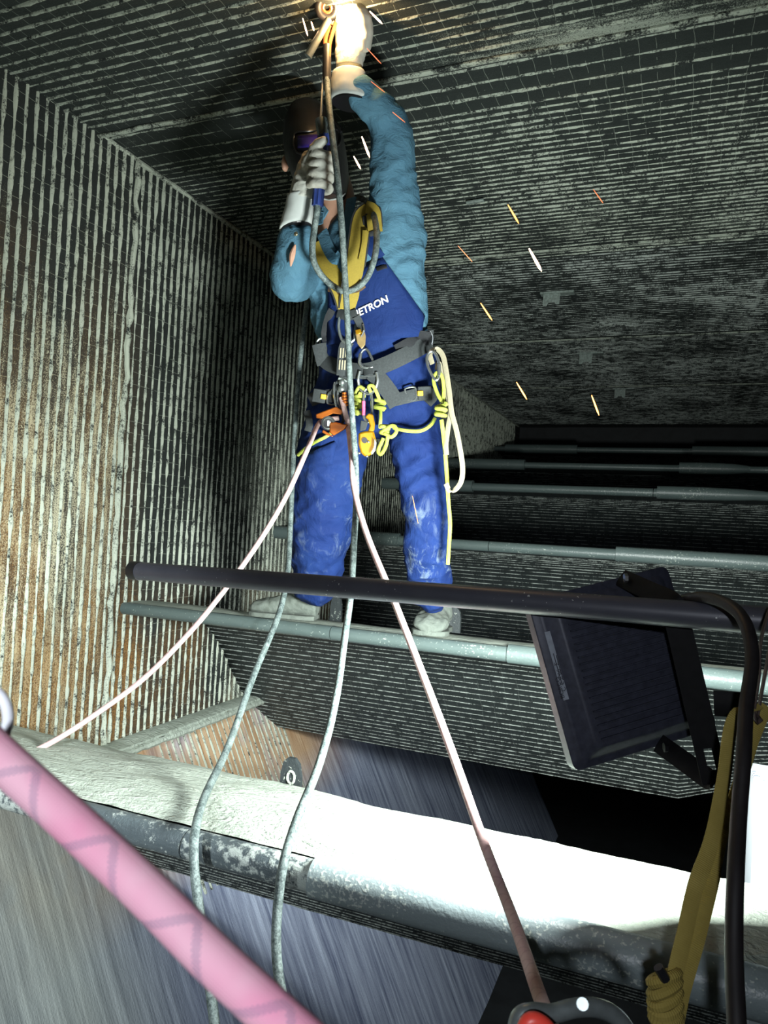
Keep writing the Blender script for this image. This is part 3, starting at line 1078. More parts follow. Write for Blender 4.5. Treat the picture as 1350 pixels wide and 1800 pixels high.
# royal blue work trousers with pale smears on the knees
t = NT('work_trousers'); co = t.coord(); a = t.noise(co, 6, 4, .6); b = t.noise(co, 420, 2, .6)
sm = t.noise(t.coord((1.6, 1, .8)), 16, 5, .7, .8)
z = t.sep(co)[2]
zone = t.math('MULTIPLY', t.rng(z, -.36, -.2, 0, 1), t.rng(z, .22, .02, 0, 1))
zone = t.math('MULTIPLY', zone, t.step(t.noise(co, 5, 2, .5), .40, .62))
smear = t.math('MULTIPLY', t.step(sm, .52, .68), zone)
t.bump(t.math('ADD', t.noise(t.coord((1, 1, .8)), 16, 5, .6, 1.0), t.math('MULTIPLY', b, .06)), .45, .02)
M_BLUE = t.out(t.mix(t.math('MULTIPLY', smear, .75), t.mix(t.step(a, .3, .7), (.0052, .016, .082), (.010, .029, .120)), (.16, .21, .26)), .8)
for q_ in (M_DENIM, M_BLUE):
    q_.node_tree.nodes['Principled BSDF'].inputs['Specular IOR Level'].default_value = .15
M_SKIN = plain('skin', (.46, .26, .18), .5, 0, .12, 25)
t = NT('glove_leather'); co = t.coord(); a = t.noise(co, 35, 5, .65, .8); b = t.noise(co, 12, 3, .5)
t.bump(a, .5, .008)
M_GLOVE = t.out(t.mix(t.step(b, .35, .75), (.42, .43, .39), (.30, .28, .23)), .75)
M_CUFF = plain('glove_cuff', (.40, .43, .42), .8, 0, .08, 20, .15)
t = NT('boot_dusty'); co = t.coord(); a = t.noise(co, 30, 5, .65, .6); t.bump(a, .5, .012)
M_BOOT = t.out(t.mix(a, (.055, .068, .060), (.17, .195, .17)), .9)
M_HOOD = plain('hood_black', (.008, .008, .009), .38, 0, .2, 20)
M_VISOR = plain('visor_violet', (.025, .015, .13), .15, 0, .3, 30)

person = tag(empty('person', 'welder in blue overalls and denim shirt working overhead in a black welding hood', 'person'))
person.location = (0, 0, 0)

# --- bare body under the clothes: one continuous figure (neck, head and ear show)
HIPL, HIPR = P(605, 715, 2.31), P(712, 715, 2.31)
KNL, KNR = P(566, 900, 2.37), P(748, 900, 2.38)
ANL, ANR = P(547, 1045, 2.545), P(760, 1062, 2.55)
SHL, SHR = P(565, 432, 2.13), P(692, 372, 2.10)
ELL, ELR = P(512, 492, 1.98), P(694, 238, 1.98)
WRL, WRR = P(530, 372, 1.87), P(622, 152, 1.86)
NECK = P(590, 402, 2.09); CHIN = P(585, 345, 2.05); HEAD = P(556, 268, 2.10)
m = MB()
loft(m, [(P(660, 760, 2.31), AX * .10, AY * .08), (P(660, 700, 2.30), AX * .145, AY * .10), (P(662, 610, 2.24), AX * .13, AY * .09),
         (P(645, 500, 2.16), AX * .14, AY * .10), (P(632, 430, 2.13), AX * .13, AY * .085), (P(612, 405, 2.11), AX * .075, AY * .06)], 18)
limb(m, [NECK + V((.01, .02, -.06)), NECK, CHIN + V((-.005, .03, .02)), HEAD + V((0, .02, -.02))], [.068, .062, .060, .07])
limb(m, [HEAD + V((.02, -.035, -.085)), HEAD + V((0, .0, .0)), HEAD + V((-.01, .02, .05))], [.062, .085, .078])
limb(m, [HIPL, KNL, ANL], [.085, .055, .030]); limb(m, [HIPR, KNR, ANR], [.085, .055, .042])
limb(m, [ANL, V((ANL.x - .01, 2.55, -.345)), V((ANL.x - .07, 2.532, -.352))], [.028, .020, .014])
limb(m, [ANR, V((ANR.x, 2.62, -.345)), V((ANR.x - .01, 2.53, -.36))], [.032, .022, .018])
limb(m, [SHL, ELL, ELL.lerp(WRL, .75)], [.050, .036, .024])
limb(m, [SHR, ELR, ELR.lerp(WRR, .7)], [.050, .036, .024])
m.ball(P(501, 288, 2.09), .026, 8, (.5, .8, 1.25))          # ear
m.ball(P(556, 300, 1.99), .016, 8)                          # nose under the hood
body = obj('body', fuse(m, 'body', .009, 5), M_SKIN, person)
for q, w in ((P(497, 287, 2.075), .008), (P(500, 300, 2.075), .006)):
    pass

# --- shirt
m = MB()
rings = [ring_px(640, 580, 740, 2.26, .095), ring_px(604, 570, 742, 2.237, .105), ring_px(582, 552, 750, 2.22, .12), ring_px(560, 545, 750, 2.205, .125), ring_px(510, 547, 747, 2.17, .13),
         ring_px(455, 552, 742, 2.14, .13), ring_px(415, 560, 733, 2.125, .115), ring_px(388, 575, 715, 2.115, .09)]
loft(m, rings, 28)
# raised arm (picture right)
limb(m, [P(680, 440, 2.12), P(692, 365, 2.08), P(690, 300, 2.03), P(688, 235, 1.985), P(668, 195, 1.93), P(640, 170, 1.888), P(624, 150, 1.866)], [.088, .080, .070, .062, .052, .047, .043], 6, 20)
limb(m, [P(715, 470, 2.13), P(722, 400, 2.11), P(700, 330, 2.07)], [.055, .048, .04], 5, 16)
# bent arm (picture left)
limb(m, [P(585, 430, 2.13), P(555, 455, 2.10), P(522, 487, 2.03), P(508, 492, 1.99), P(513, 455, 1.94), P(524, 405, 1.885)], [.080, .076, .066, .060, .058, .047], 6, 20)
limb(m, [P(570, 520, 2.14), P(558, 480, 2.12), P(545, 470, 2.09)], [.05, .055, .05], 5, 16)
limb(m, [P(500, 505, 1.99), P(520, 512, 2.03), P(540, 505, 2.08)], [.030, .034, .03], 5, 12)
shirt = obj('shirt', fuse(m, 'shirt', .0075, 4, wrinkle(None, .0095, 10)), M_DENIM, person)
# collar wings
for pts, w in (([(566, 408), (575, 432), (588, 452), (600, 448)], .022), ([(618, 348), (613, 378), (608, 405), (612, 425)], .022), ([(560, 395), (563, 372), (572, 380)], .02)):
    m = MB(); m.tube(spline([P(x, y, 2.015) for x, y in pts], 5), 0, 8, flat=(w, .003, V((.8, -.3, .4))))
    m.build('collar', M_DENIM, shirt)
M_STUD = plain('brass_stud', (.35, .30, .18), .35, .8, .2, 60)
m = MB(); m.ball(P(520, 411, 1.838), .0065, 10, (1, .6, 1)); m.build('snap_button', M_STUD, shirt)
# open slit of the cuff showing the arm
m = MB(); m.tube(spline([P(519, 430, 1.855), P(514, 448, 1.868), P(511, 468, 1.885)], 5), [.002, .0045, .006, .0075, .0085, .009, .0085, .0075, .006, .004, .002], 8)
m.build('cuff_slit', M_SKIN, shirt)

# --- trousers
m = MB()
rings = [ring_px(584, 562, 755, 2.222, .118), ring_px(600, 561, 758, 2.235, .126), ring_px(640, 560, 762, 2.27, .128), ring_px(690, 553, 770, 2.295, .132), ring_px(735, 548, 774, 2.31, .125), ring_px(765, 575, 745, 2.32, .09)]
loft(m, rings, 28)
limb(m, [P(600, 700, 2.30), P(590, 770, 2.31), P(576, 840, 2.335), P(568, 905, 2.355), P(560, 970, 2.40), P(555, 1015, 2.45), P(551, 1036, 2.48)], [.115, .122, .122, .119, .106, .090, .082], 6, 22)
limb(m, [P(715, 700, 2.30), P(732, 770, 2.315), P(738, 830, 2.335), P(748, 900, 2.36), P(751, 970, 2.41), P(756, 1030, 2.49), P(760, 1052, 2.52)], [.105, .095, .084, .080, .080, .076, .066], 6, 22)
trousers = obj('trousers', fuse(m, 'trousers', .008, 4, wrinkle(None, .012, 8)), M_BLUE, person)

# depth of the clothed body along a photo ray
_v = []; _f = []
for me in (shirt.data, trousers.data):
    n0 = len(_v); _v += [q.co.copy() for q in me.vertices]; _f += [tuple(i + n0 for i in pl.vertices) for pl in me.polygons]
BV = BVHTree.FromPolygons(_v, _f)


def on_body(px, py, off=.006):
    d = rayd(px, py)
    h = BV.ray_cast(V((0, 0, 0)), d)
    if h[0] is None:
        h = BV.find_nearest(P(px, py, 2.18))
        return h[0] - d * off
    return h[0] - d * off


def patch(rows, off, nx=16):
    """cloth panel over the body: rows = [(y, xl, xr)], smoothed"""
    ny = len(rows); g = []
    for (y, a, b) in rows:
        if isinstance(y, tuple): ya, yb = y
        else: ya = yb = y
        g.append([on_body(a + (b - a) * i / nx, ya + (yb - ya) * i / nx, off) for i in range(nx + 1)])
    for it in range(4):
        q = [r[:] for r in g]
        for j in range(1, ny - 1):
            for i in range(1, nx):
                av = (g[j - 1][i] + g[j + 1][i] + g[j][i - 1] + g[j][i + 1]) / 4
                q[j][i] = g[j][i].lerp(av, .6)
        g = q
    v = [p for r in g for p in r]
    f = [(j * (nx + 1) + i, j * (nx + 1) + i + 1, (j + 1) * (nx + 1) + i + 1, (j + 1) * (nx + 1) + i) for j in range(ny - 1) for i in range(nx)]
    return v, f, g


def panel(name, rows, off, mat, parent, nx=16, thick=.004):
    v, f, g = patch(rows, off, nx)
    o = obj(name, new_mesh(name, v, f), mat, parent)
    so = o.modifiers.new('thick', 'SOLIDIFY'); so.thickness = thick; so.offset = 0
    return o, g


# bib of the overalls with its lettering
brow = []
for i in range(13):
    u = i / 12
    y_l = 505 + (606 - 505) * u; y_r = 452 + (590 - 452) * u
    xl = 577 - 2 * u; xr = 672 + (752 - 672) * min(1, u * 1.25)
    brow.append(((y_l, y_r), xl, xr))
bib, bg = panel('bib', brow, .014, M_BLUE, person, 18)
M_PRINT = plain('white_print', (.82, .84, .84), .7, 0, .05, 40)
o_ = on_body(615, 563, .0185); r_ = on_body(690, 523, .0185)
lt = text('lettering', 'METRON', .0325, P(620, 561, (o_.y)), P(690, 527, r_.y - .004) - P(620, 561, o_.y), AZ, M_PRINT, bib, .001, .0004)
# drape the letters on the bib
bvb = BVHTree.FromPolygons([p for r in bg for p in r], [tuple(pl.vertices) for pl in bib.data.polygons])
for vtx in lt.data.vertices:
    d = vtx.co.normalized(); h = bvb.ray_cast(V((0, 0, 0)), d)
    if h[0] is not None: vtx.co = h[0] - d * .008
for pts in ([(668, 455), (655, 438), (645, 420)],):
    m = MB(); m.tube(spline([on_body(x, y, .012) for x, y in pts], 5), 0, 8, flat=(.021, .002, AX)); m.build('brace', M_BLUE, bib)
m = MB(); m.tube(spline([on_body(x, y, .018) for x, y in ((662, 474), (672, 470), (680, 468))], 4), 0, 8, flat=(.006, .002, AZ)); m.build('brace_buckle', M_BLACKP, bib)
# thigh pocket flap
pk, _ = panel('thigh_pocket', [((806 + i * 0, 776), 520 + i, 590 - i * 2) for i in (0,)] + [((812, 785), 522, 590), ((818, 800), 526, 588), ((824, 818), 530, 585)], .012, M_BLUE, trousers, 8, .006)

# --- boots
def boot(name_pts, sole_z, toe, heel, wid, parent):
    """toe/heel world points on the sole; ankle shaft above the heel"""
    d = (toe - heel); L = d.length; d = d.normalized(); s = d.cross(AZ).normalized()
    m = MB()
    prof = [(0.0, .80, .030, .10), (.12, 1.0, .034, .12), (.30, .98, .034, .118), (.45, .90, .032, .100), (.62, 1.0, .032, .080), (.80, 1.06, .032, .070), (.93, .88, .028, .058), (1.0, .5, .022, .042)]
    rings = []
    for u, w, zb, zt in prof:
        c = heel + d * (u * L) + AZ * (.5 * (zt + .012))
        rings.append((c, s * wid * w, AZ * (.5 * (zt - .012))))
    loft(m, rings, 18)
    an = heel + d * (.20 * L)
    limb(m, [an + AZ * .05, an + AZ * .10, an + AZ * .145], [wid * .95, wid * .92, wid * .98], 4, 16)
    me = fuse(m, 'boot', .0055, 3, lambda p, n: .004 * noise.noise(p * 45) + .003 * (1 - 2 * abs(noise.noise(V((p.x * 18, p.y * 18, p.z * 34))))))
    b = obj('boot', me, M_BOOT, parent)
    m = MB(); out = []
    for sgn in (1, -1):
        rng_ = prof if sgn == 1 else prof[::-1]
        for u, w, zb, zt in rng_: out.append(heel + d * (u * L) + s * (sgn * wid * w * 1.06))
    m.prism(out, AZ * .018); m.build('sole', M_BOOT, b, bevel=.003)
    m = MB()
    for k in range(3):
        c = heel + d * (L * (.40 + .08 * k)) + AZ * (.088 - .014 * k)
        m.tube(spline([c - s * wid * .7 - AZ * .008, c + AZ * .006, c + s * wid * .7 - AZ * .008], 4), .0028, 6)
    m.build('laces', M_BOOT, b)
    return b


SZ = -.388
bl = boot('l', SZ, V((P(450, 1080, 2.54).x, 2.50, SZ)), V((P(557, 1080, 2.56).x, 2.56, SZ)), .050, person)
br_ = boot('r', SZ, V((P(752, 1110, 2.47).x, 2.475, SZ)), V((P(765, 1100, 2.66).x, 2.68, SZ)), .062, person)

# --- welding hood
m = MB()
hc = P(557, 266, 2.05)
rings = []
for (y, xl, xr, Y, dp) in ((350, 572, 606, 2.02, .05), (340, 548, 611, 2.02, .075), (315, 513, 614, 2.025, .10), (285, 501, 613, 2.04, .115), (255, 497, 609, 2.06, .12), (225, 500, 603, 2.085, .115), (203, 510, 590, 2.10, .10), (188, 526, 575, 2.11, .06)):
    rings.append(ring_px(y, xl, xr, Y, dp))
loft(m, rings, 26)
hood = obj('welding_hood', fuse(m, 'hood', .006, 6), M_HOOD, person)
HV = BVHTree.FromPolygons([q.co.copy() for q in hood.data.vertices], [tuple(pl.vertices) for pl in hood.data.polygons])


def on_hood(px, py, off=.004):
    d = rayd(px, py); h = HV.ray_cast(V((0, 0, 0)), d)
    return (h[0] if h[0] is not None else P(px, py, 1.97)) - d * off


g = [[on_hood(524 + 60 * i / 6, 241 + 20 * j / 4 - 6 * i / 6, .004) for i in range(7)] for j in range(5)]
vv = [p for r in g for p in r]; ff = [(j * 7 + i, j * 7 + i + 1, (j + 1) * 7 + i + 1, (j + 1) * 7 + i) for j in range(4) for i in range(6)]
vo = obj('visor', new_mesh('visor', vv, ff), M_VISOR, hood)
so = vo.modifiers.new('thick', 'SOLIDIFY'); so.thickness = .004
m = MB(); m.tube(spline([on_hood(x, y, .005) for x, y in ((518, 236), (550, 230), (592, 228), (596, 254), (560, 268), (522, 268))], 4, True), .0035, 8, closed=True); m.build('visor_frame', M_HOOD, hood)
m = MB(); m.tube(spline([on_hood(x, y, .002) for x, y in ((556, 343), (575, 351), (596, 348), (607, 340))], 4), .0028, 8); m.build('chin_rim', M_CUFF, hood)
m = MB(); m.tube(spline([P(x, y, 2.03) for x, y in ((503, 262), (520, 222), (550, 201), (580, 206), (600, 232))], 5), .004, 8); m.build('brow_ridge', M_HOOD, hood)

# --- gloves: palm, four curled fingers, thumb, long cuff
def glove(palm, fingers, thumb, cuff, cuff_w, parent, fr=.0135):
    m = MB()
    loft(m, palm, 16)
    for fpts in fingers:
        limb(m, fpts, [fr * 1.02] + [fr] * (len(fpts) - 2) + [fr * .82], 4, 10)
    limb(m, thumb, [fr * 1.45] + [fr * 1.15] * (len(thumb) - 2) + [fr * .85], 4, 10)
    me = fuse(m, 'glove', .0042, 2, lambda p, n: .0022 * (1 - 2.2 * abs(noise.noise(V((p.x * 30, p.y * 30, p.z * 55))))))
    gl = obj('glove', me, M_GLOVE, parent)
    m = MB(); loft(m, cuff, 22)
    me = fuse(m, 'glove_cuff', .005, 2, lambda p, n: .0015 * noise.noise(p * 40))
    obj('glove_cuff', me, M_CUFF, gl)
    ce, ea, eb = cuff[-1]; dn = (V(ce) - V(cuff[-2][0])).normalized()
    m = MB(); m.prism([V(ce) + dn * .001 + V(ea) * (.90 * math.cos(q)) + V(eb) * (.90 * math.sin(q)) for q in [2 * math.pi * k / 24 for k in range(24)]], dn * .003)
    m.build('cuff_shade_disc', M_HOOD, gl, smooth=False)  # black disc painted in for the shade inside the open cuff
    return gl


# gloved fist round the electrode holder (picture left)
HA, HB = P(569, 236, 1.80), P(558, 362, 1.815)          # axis of the holder
hx = (HA - HB).normalized()
tow = (-P(560, 300, 1.8)).normalized(); tow = (tow - hx * tow.dot(hx)).normalized(); lat = hx.cross(tow)     # lat: towards picture left or right
if lat.x > 0: lat = -lat
hm = P(563, 300, 1.81)
fing = []
for k, (yy, ln) in enumerate(((278, 1.0), (294, 1.08), (311, 1.04), (328, .92))):
    c = HA.lerp(HB, (yy - 236) / 126)
    R_ = .029
    pts = []
    for a in (-170, -125, -80, -35, 15, 55, 85):        # wraps over the front of the handle, from the palm side round
        aa = math.radians(a) * ln if a > 0 else math.radians(a)
        pts.append(c + (-lat * math.sin(math.radians(a + 90)) * 1.0 + tow * math.cos(math.radians(a + 90)) * 1.0) * R_)
    fing.append(pts)
palm = [(P(530, 352, 1.845), AX * .034, AY * .034), (P(534, 335, 1.84), AX * .040, AY * .034), (P(540, 312, 1.835), AX * .040, AY * .034), (P(546, 288, 1.832), AX * .036, AY * .032), (P(549, 272, 1.83), AX * .026, AY * .026)]
glove(palm, fing, [P(540, 290, 1.80), P(546, 272, 1.785), P(557, 256, 1.775), P(571, 246, 1.77)],
      [(P(529, 345, 1.845), AX * .040, AY * .040), (P(526, 365, 1.858), AX * .042, AY * .042), (P(523, 385, 1.872), AX * .048, AY * .046), (P(521, 402, 1.885), AX * .053 + AZ * .012, AY * .05)], 0, person, .0125)
# raised glove at the ceiling (picture right)
wr = P(620, 140, 1.86)
palm = [(P(614, 122, 1.855), AX * .036, AY * .030), (P(616, 95, 1.85), AX * .046, AY * .032), (P(618, 60, 1.84), AX * .050, AY * .030), (P(616, 25, 1.835), AX * .049, AY * .028), (P(614, 5, 1.835), AX * .044, AY * .024)]
fing = []
for k in range(4):
    x0 = 592 + k * 15.5
    fing.append([P(x0, 12, 1.84), P(x0 - 1, -14, 1.825), P(x0 - 3, -34, 1.80), P(x0 - 5, -40, 1.765), P(x0 - 6, -26, 1.75)])
glove(palm, fing, [P(640, 82, 1.835), P(646, 55, 1.81), P(642, 30, 1.785), P(630, 12, 1.775)],
      [(P(613, 128, 1.856), AX * .050, AY * .042), (P(614, 145, 1.862), AX * .056, AY * .046), (P(615, 162, 1.87), AX * .060, AY * .05), (P(616, 180, 1.878), AX * .062 - AZ * .006, AY * .052)], 0, person, .0135)
# ------------------------------------------------------------------ harness and rope-access gear
M_YEL = plain('webbing_yellow', (.27, .20, .022), .8, 0, .12, 250, .1)
M_GWEB = plain('webbing_grey', (.030, .036, .038), .85, 0, .25, 200, .1)
M_DWEB = plain('webbing_black', (.015, .017, .02), .85, 0, .25, 200, .1)
M_BROWNB = plain('keeper_brown', (.10, .055, .02), .8, 0, .2, 100)
M_STEEL = plain('polished_steel', (.50, .54, .54), .25, .9, .1, 60)
M_GALU = plain('satin_alloy', (.30, .34, .33), .35, .8, .15, 60)
M_ORANGE = plain('orange_anodised', (.42, .11, .01), .3, .45, .12, 50)
M_GOLD = plain('gold_anodised', (.42, .21, .008), .28, .45, .1, 50)
M_TAN = plain('tan_alloy', (.38, .27, .12), .4, .4, .15, 50)
M_LIME = rope_mat('rope_lime', (.27, .33, .03), (.42, .47, .09), (.2, .25, .03), .03, .3, 400.)
M_BEIGE = plain('webbing_beige', (.32, .29, .20), .85, 0, .12, 200, .1)
M_TABY = plain('tab_yellow', (.8, .45, .02), .4, 0, .1, 50)
M_PINKT = plain('tape_pink', (.75, .12, .25), .5, 0, .2, 120)
M_CORD = None


def strap(name, pts, halfw, mat, parent, off=.008, thick=.0018, wdir=None, sub=5):
    """webbing laid over the body through photo points (x, y[, extra offset])"""
    p = [on_body(q[0], q[1], off + (q[2] if len(q) > 2 else 0)) for q in pts]
    p = spline(p, sub)
    view = (p[len(p) // 2]).normalized()
    T, N = frames(p)
    wd_ = [T[i].cross(view) for i in range(len(p))]
    m = MB(); m.tube(p, 0, 8, flat=(halfw, thick, wd_))
    return m.build(name, mat, parent)


harness = tag(empty('safety_harness', 'yellow and grey full-body safety harness worn over the overalls', 'harness'))
for nm, pts, w in (('shoulder_strap', [(650, 372, .012), (637, 385, .012), (630, 425, .012), (624, 470, .012), (618, 505, .014), (612, 545, .016)], .027),
                   ('shoulder_strap', [(558, 425, .012), (570, 452, .012), (586, 485, .012), (600, 512, .012), (609, 540, .014)], .026)):
    s_ = strap(nm, pts, w, M_YEL, harness, .010)
    strap('strap_edge', [(x, y, e - .0025) for x, y, e in pts], w * 1.2, M_DWEB, s_, .010)
strap('strap_fold', [(642, 366, .022), (655, 372, .03), (658, 392, .03), (660, 408, .028)], .022, M_YEL, harness, .010, .003)
strap('strap_tip', [(650, 412, .03), (668, 407, .03)], .007, M_DWEB, harness, .012, .003)
strap('strap_tail', [(642, 405, .02), (640, 430, .018), (634, 458, .016)], .008, M_YEL, harness, .010)
strap('strap_keeper', [(578, 507, .016), (600, 512, .018), (628, 508, .018), (640, 500, .016)], .010, M_BROWNB, harness, .012, .003)
strap('shoulder_pad', [(640, 355, .004), (652, 372, .004), (656, 400, .004)], .030, M_DWEB, harness, .008, .004)
strap('shoulder_pad', [(556, 418, .004), (566, 446, .006), (580, 470, .006)], .032, M_DWEB, harness, .006, .003)
strap('chest_webbing', [(594, 550, .014), (610, 555, .018), (627, 552, .014)], .015, M_GWEB, harness, .012, .004)
strap('chest_tether', [(626, 556, .016), (633, 570, .018), (636, 582, .016)], .012, M_GWEB, harness, .012, .004)
strap('side_webbing', [(585, 545, .006), (578, 560, .006), (572, 585, .006), (574, 600, .006)], .014, M_DWEB, harness, .010)
# waist belt with pad, thigh risers and leg loops
strap('belt_pad', [(566, 603, .004), (575, 640, .006)], .034, M_GWEB, harness, .010, .006)
strap('belt_pad', [(752, 582, .004), (738, 600, .006), (718, 612, .006), (700, 622, .004)], .030, M_DWEB, harness, .010, .006)
strap('waist_belt', [(560, 628, .008), (580, 640, .010), (612, 650, .012), (645, 652, .014), (680, 640, .014), (712, 625, .014), (748, 606, .012), (758, 598, .008)], .025, M_GWEB, harness, .014, .003)
strap('thigh_riser', [(655, 655, .016), (668, 668, .014), (685, 690, .012), (698, 712, .010)], .027, M_GWEB, harness, .012, .003)
strap('thigh_riser', [(612, 655, .010), (600, 680, .010), (588, 698, .010)], .022, M_GWEB, harness, .010, .003)
strap('leg_loop', [(690, 704, .008), (715, 698, .010), (735, 694, .010), (760, 694, .010), (776, 705, .006)], .020, M_GWEB, harness, .012, .003)
strap('leg_loop', [(545, 704, .006), (560, 698, .008), (580, 696, .010), (600, 694, .008)], .022, M_DWEB, harness, .010, .003)
strap('leg_loop_tail', [(540, 722, .006), (544, 745, .006), (541, 758, .006)], .012, M_GWEB, harness, .010, .003)


def frame_at(px, py, off):
    c = on_body(px, py, off); f = c.normalized()
    r = f.cross(AZ).normalized(); u = r.cross(f)
    return c, r, u, -f


def buckle(px, py, off, ang=0):
    c, r, u, n = frame_at(px, py, off)
    ca, sa = math.cos(ang), math.sin(ang); r, u = r * ca + u * sa, u * ca - r * sa
    b = empty('buckle'); b.parent = harness
    m = MB(); ring = spline([c + r * a + u * b for a, b in ((-.016, -.017), (.014, -.019), (.016, .019), (-.016, .017), (-.013, 0))], 4, True)
    m.tube([q - r * .012 for q in ring], .0032, 6, closed=True); m.build('buckle_frame', M_STEEL, b)
    m = MB(); m.box(c + r * .034, r * .022, u * .022, n * .004); m.build('buckle_plate', M_GWEB, b, bevel=.003)
    m = MB(); m.box(c + r * .020 + n * .006, r * .009, u * .008, n * .004); m.build('release_tab', M_TABY, b, bevel=.002)


buckle(728, 692, .026, .10)
buckle(579, 699, .024, math.pi - .1)


def ring_obj(name, pts, r, mat, parent=None, closed=True, n=8, sub=6):
    m = MB(); m.tube(spline(pts, sub, closed), r, n, closed=closed)
    return m.build(name, mat, parent)


c, r, u, n = frame_at(566, 612, .012)
ring_obj('side_ring', [c + r * a + u * b for a, b in ((.006, .032), (-.012, .028), (-.022, .004), (-.018, -.022), (-.004, -.034))], .0045, M_GALU, harness, False)
c, r, u, n = frame_at(751, 590, .014)
ring_obj('side_ring', [c + r * a + u * b + n * .004 for a, b in ((-.012, .010), (.006, .016), (.018, -.004), (.016, -.034))], .0045, M_STEEL, harness, False)
m = MB(); m.box(c + u * .010 + r * .004, r * .016, u * .010, n * .006); m.build('ring_loop', M_GWEB, harness, bevel=.002)


def carab(label, pxs, off, r, mat, mat_gate=None, depths=None, name='carabiner', gate=(2, 4), cat='carabiner', Y=None):
    """carabiner through photo points, floating 'off' in front of the body"""
    root = tag(empty(name, label, cat))
    pts = [(P(x, y, Y) if Y else on_body(x, y, off)) for x, y in pxs]
    # keep it nearly planar
    md = sum(depth(p) for p in pts) / len(pts)
    pts = [p.lerp(p * (md / depth(p)), .85) for p in pts]
    ring_obj('bow', pts, r, mat, root)
    k = gate
    m = MB(); m.tube(spline([pts[i % len(pts)] for i in range(k[0], k[1] + 1)], 4), r * 1.35, 10); m.build('gate_sleeve', mat_gate or mat, root)
    return root


carab('worn silver carabiner on the chest strap of the harness', [(600, 556), (620, 556), (626, 572), (624, 594), (612, 603), (601, 597), (596, 580), (596, 565)], .030, .0048, M_GALU, gate=(2, 3))
# energy absorber with stitched stripes
ea = tag(empty('energy_absorber', 'grey stitched webbing shock absorber below the chest carabiner', 'shock absorber'))
tops = [(612, 600), (606, 612), (603, 640), (602, 660)]
pts = [on_body(x, y, .032) for x, y in tops]
m = MB(); vw = pts[1].normalized(); m.tube(spline(pts, 4), 0, 8, flat=(.0195, .006, vw.cross(AZ))); m.build('pack', M_GWEB, ea)
for i in range(4):
    q = [p - p.normalized() * .0075 + vw.cross(AZ).normalized() * (-.0125 + i * .0085) for p in (on_body(606, 612, .032), on_body(603, 650, .032))]
    m = MB(); m.tube([q[0], q[0].lerp(q[1], .45)], 0, 8, flat=(.0022, .001, vw.cross(AZ))); m.tube([q[0].lerp(q[1], .55), q[1]], 0, 8, flat=(.0022, .001, vw.cross(AZ))); m.build('stitching', M_BEIGE, ea)
m = MB(); m.tube([on_body(588 + 6, 631, .041), on_body(613, 629, .041)], 0, 8, flat=(.006, .002, AZ)); m.build('rubber_keeper', M_DWEB, ea)
# swivel
sw = tag(empty('swivel', 'dull silver swivel joint between shock absorber and rope grab', 'swivel'))
c, r, u, n = frame_at(601, 676, .034)
m = MB(); m.ball(c - u * .014, .0135, 10); m.ball(c + u * .008, .012, 10); m.build('joint', M_GALU, sw)
m = MB(); m.tube([c + u * .02 - r * .012, c + u * .012 + r * .016], .006, 8); m.build('pin', M_GALU, sw)
carab('thin steel carabiner holding the orange rope grab', [(589, 672), (594, 690), (594, 706), (600, 722), (592, 716), (588, 700), (587, 685)], .036, .0035, M_STEEL, gate=(1, 2))

# orange rope grab with a toothed wheel
rg = tag(empty('rope_grab', 'orange fall-arrest rope grab with a dark wheel clipped at the hip', 'rope grab'))


def px_prism(m, pts, off, th, Yf=None):
    q = [(P(x, y, Yf) if Yf else on_body(x, y, off)) for x, y in pts]; md = sum(depth(p) for p in q) / len(q)
    q = [p * (md / depth(p)) for p in q]; f = q[0].normalized()
    m.prism(q, -f * th); return md


m = MB(); md = px_prism(m, [(555, 728), (590, 715), (604, 722), (600, 729), (585, 727), (566, 736), (556, 735)], .030, .030); m.build('upper_cheek', M_ORANGE, rg, bevel=.003)
m = MB(); px_prism(m, [(579, 742), (590, 742), (604, 745), (612, 746), (607, 754), (586, 766), (579, 760)], .030, .032); m.build('lower_cheek', M_ORANGE, rg, bevel=.004)
m = MB(); px_prism(m, [(568, 755), (580, 763), (586, 768), (575, 765), (566, 760)], .030, .026); m.build('lower_cheek', M_ORANGE, rg, bevel=.002)
c, r, u, n = frame_at(577, 744, .050)
m = MB(); m.tube([c - n * .012, c + n * .010], .0235, 20); w_ = m.build('wheel', M_BLACKP, rg)
m = MB(); m.tube([c + n * .010 + (r * math.cos(a) + u * math.sin(a)) * .018 for a in [2 * math.pi * k / 20 for k in range(20)]], .0022, 6, closed=True); m.build('wheel_rim', M_GALU, w_)
m = MB(); m.box(c + n * .011, r * .003, u * .009, n * .001); m.box(c + n * .011 + r * .006, r * .0015, u * .006, n * .001); m.build('wheel_mark', M_PRINT, w_, smooth=False)
m = MB(); m.tube(spline([on_body(596, 722, .044), on_body(604, 735, .044), on_body(600, 748, .044)], 4), .005, 8); m.build('arm', M_BLACKP, rg)
m = MB()
p0_, p1_ = on_body(605, 688, .042), on_body(606, 714, .042)
for i in range(5):
    q = p0_.lerp(p1_, i / 5 + .06); m.tube([q, p0_.lerp(p1_, i / 5 + .20)], .0075 + .0009 * i, 10)
m.build('spring_cover', M_ORANGE, rg)

# chest ascender
ca_ = tag(empty('chest_ascender', 'tan and orange chest ascender beside the white lettering', 'ascender'))
m = MB(); px_prism(m, [(624, 585), (640, 577), (643, 592), (642, 606), (636, 614), (628, 604)], .024, .014); m.build('frame', M_TAN, ca_, bevel=.003)
m = MB(); px_prism(m, [(624, 580), (634, 578), (636, 586), (626, 588)], .036, .008); m.build('cam', M_GOLD, ca_, bevel=.002)
m = MB(); m.tube(spline([on_body(638, 570, .034), on_body(640, 580, .036), on_body(635, 592, .036)], 4), .003, 6); m.build('catch', M_STEEL, ca_)

